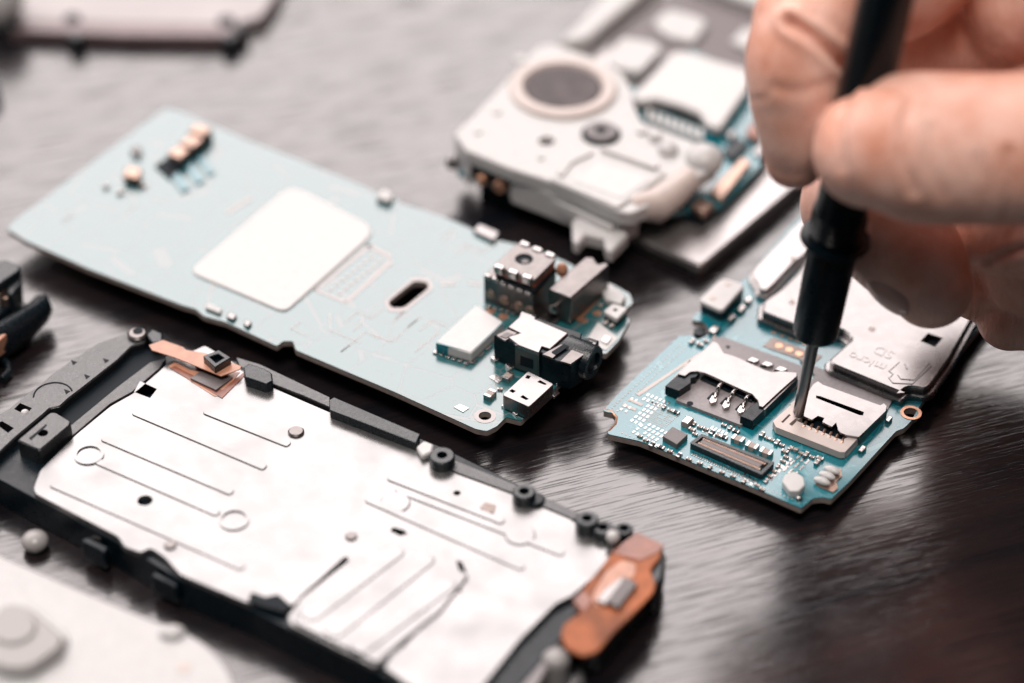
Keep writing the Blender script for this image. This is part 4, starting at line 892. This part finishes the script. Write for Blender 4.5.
# middle: behind the handle, fingertip pointing down right
limb(hb, [H(931, 287, 33.9, .55), H(917, 264, 33.9, .68), H(888, 235, 34.0, .72), H(855, 203, 34.1, .70)])
limb(hb, [H(853, 205, 34.15, .70), H(880, 168, 34.3, .70), H(945, 135, 34.4, .72), H(1010, 110, 34.1, .76), H(1080, 70, 33.4, .95), H(1240, 0, 32.6, 1.2), H(1380, -20, 32.6, 1.4)])
limb(hb, [H(1024, 2, 33.0, .76), H(1080, -12, 32.7, .92), H(1200, -40, 32.3, 1.1), H(1380, -60, 32.6, 1.3)])
limb(hb, [H(880, 58, 34.3, .5), H(930, 33, 34.1, .68), H(1000, 25, 33.9, .85), H(1100, 20, 33.8, 1.1), H(1240, 20, 33.6, 1.3)])  # inner limb added under the index to keep the gap above the thumb dark
limb(hb, [H(952, 240, 36.0, .42), H(995, 238, 36.0, .62), H(1045, 228, 35.7, .80), H(1080, 205, 35.2, .88), H(1180, 150, 34.2, 1.0), H(1300, 80, 33.4, 1.2)])  # extra deep finger, added to block window reflections on the shield can
# ring and little finger folded under
limb(hb, [H(980, 285, 35.1, .50), H(1005, 278, 35.0, .60), H(1040, 262, 34.6, .70), H(1100, 240, 34.4, .75), H(1160, 210, 34.2, .85)])
limb(hb, [H(1180, 230, 34.0, .8), H(1200, 120, 33.2, .95), H(1240, 20, 32.6, 1.05), H(1400, 0, 33, 1.3)])
limb(hb, [H(1010, 318, 35.0, .45), H(1050, 310, 34.9, .55), H(1110, 295, 34.6, .62), H(1180, 260, 34.4, .7), H(1300, 200, 34, .9), H(1420, 180, 33.6, 1.2)])
limb(hb, [H(975, 235, 34.6, .50), H(1030, 225, 34.2, .75), H(1100, 220, 33.6, .9), H(1250, 200, 33, 1.4)])
# edge of the hand resting on the table, and the web behind the thumb
limb(hb, [H(1130, 290, 34.9, .75), H(1230, 300, 34.6, 1.3), H(1380, 300, 34.5, 1.75), H(1560, 280, 34.2, 1.9), H(1800, 260, 34.2, 2.3)])
limb(hb, [H(1080, 60, 33.8, .95), H(1180, 60, 33.2, 1.5), H(1300, 150, 33.2, 2.0)])
# palm and forearm
limb(hb, [H(1230, 20, 32.6, 1.5), H(1340, 60, 32.6, 2.2), H(1460, 80, 32.8, 2.5), H(1600, 110, 33.2, 2.3), H(1760, 150, 33.8, 2.3), H(2050, 220, 34.5, 2.9), H(2400, 280, 34.5, 3.4)])
limb(hb, [H(1220, 120, 32.3, 1.1), H(1320, 120, 32.2, 1.9), H(1450, 120, 32.4, 2.2)])
me = bpy.data.meshes.new('hand_raw'); me.from_pydata([tuple(v) for v in hb.v], [], hb.f); me.update()
ho = bpy.data.objects.new('hand_raw', me); COL.objects.link(ho)
rm = ho.modifiers.new('r', 'REMESH'); rm.mode = 'VOXEL'; rm.voxel_size = .045
smd = ho.modifiers.new('s', 'SMOOTH'); smd.factor = .5; smd.iterations = 5
dg = bpy.context.evaluated_depsgraph_get(); hm = bpy.data.meshes.new_from_object(ho.evaluated_get(dg)); bpy.data.objects.remove(ho)
n = len(hm.vertices); co = np.empty(n*3); hm.vertices.foreach_get('co', co); co = co.reshape(-1, 3)
no_ = np.empty(n*3); hm.vertex_normals.foreach_get('vector', no_); no_ = no_.reshape(-1, 3)
def crease(pts, wd_, dep):
    """skin fold: press the surface in along a line on the near side of the hand"""
    global co
    r_ = co-np.array(CAM); zz_ = r_ @ np.array([0, cs, -sn]); X = 512+F*r_[:, 0]/zz_; Y = 341.5-F*(r_ @ np.array([0, sn, cs]))/zz_
    face = (no_ @ np.array([0, cs, -sn]) < .1)
    best = np.full(len(X), 1e9)
    for (a, b_1), (c_, d_) in zip(pts[:-1], pts[1:]):
        vx, vy = c_-a, d_-b_1; t = np.clip(((X-a)*vx+(Y-b_1)*vy)/(vx*vx+vy*vy), 0, 1); best = np.minimum(best, np.hypot(X-a-t*vx, Y-b_1-t*vy))
    dz = -dep*np.exp(-(best/wd_)**2)+dep*.35*np.exp(-((best-wd_*2.2)/(wd_*1.3))**2)
    co = co+no_*(dz*face)[:, None]
crease([(790, 22), (812, 36), (832, 52), (850, 70)], 5, .14)
crease([(742, 96), (752, 100), (765, 98)], 3, .012)
crease([(868, 86), (885, 84), (902, 90), (913, 99)], 4, .035)
crease([(908, 106), (902, 130), (904, 160), (914, 190)], 5, .04)
crease([(845, 105), (838, 135), (842, 165)], 6, .02)
crease([(1008, 152), (1010, 180), (1006, 215)], 5, .035)
crease([(978, 160), (986, 185), (984, 210)], 6, .02)
crease([(932, 130), (930, 165), (942, 195)], 6, .018)
crease([(775, 88), (800, 92), (826, 84)], 6, .02)
crease([(1024, 248), (1004, 254), (990, 263)], 4, .06)
for i in range(6): crease([(972+i*4, 226+i*5), (1000, 224+i*5), (1024, 220+i*5)], 1.6, .008)
hm.vertices.foreach_set('co', co.ravel()); hm.update()
hand = thing('person', 'right hand reaching in from the right, pinching the black screwdriver between thumb and index finger', 'person', W(1100, 330, 0))
hm.transform(Matrix.Translation(-hand.location)); hm.materials.clear(); hm.materials.append(M['skin']); hm.name = 'hand'; hm.shade_smooth()
hob = bpy.data.objects.new('hand', hm); COL.objects.link(hob); hob.parent = hand
# nail of the middle finger, on its lower left side
a_ = WD(893, 268, 33.9); e_ = WD(921, 306, 33.85)
tdir = (WD(926, 282, 33.9)-WD(885, 235, 34.0)).normalized(); out_ = (WD(888, 296, 33.75)-WD(912, 262, 33.9)).normalized(); out_ = (out_-tdir*out_.dot(tdir)).normalized(); sd_ = tdir.cross(out_)
rotm = Matrix((tdir, sd_, out_)).transposed()
cn = WD(912, 264, 33.9)+out_*.46+tdir*.0
part('fingernail', 'nail', hand, lambda m: m.ball(cn, .50, .34, .215, 28, rot=rotm), 0)
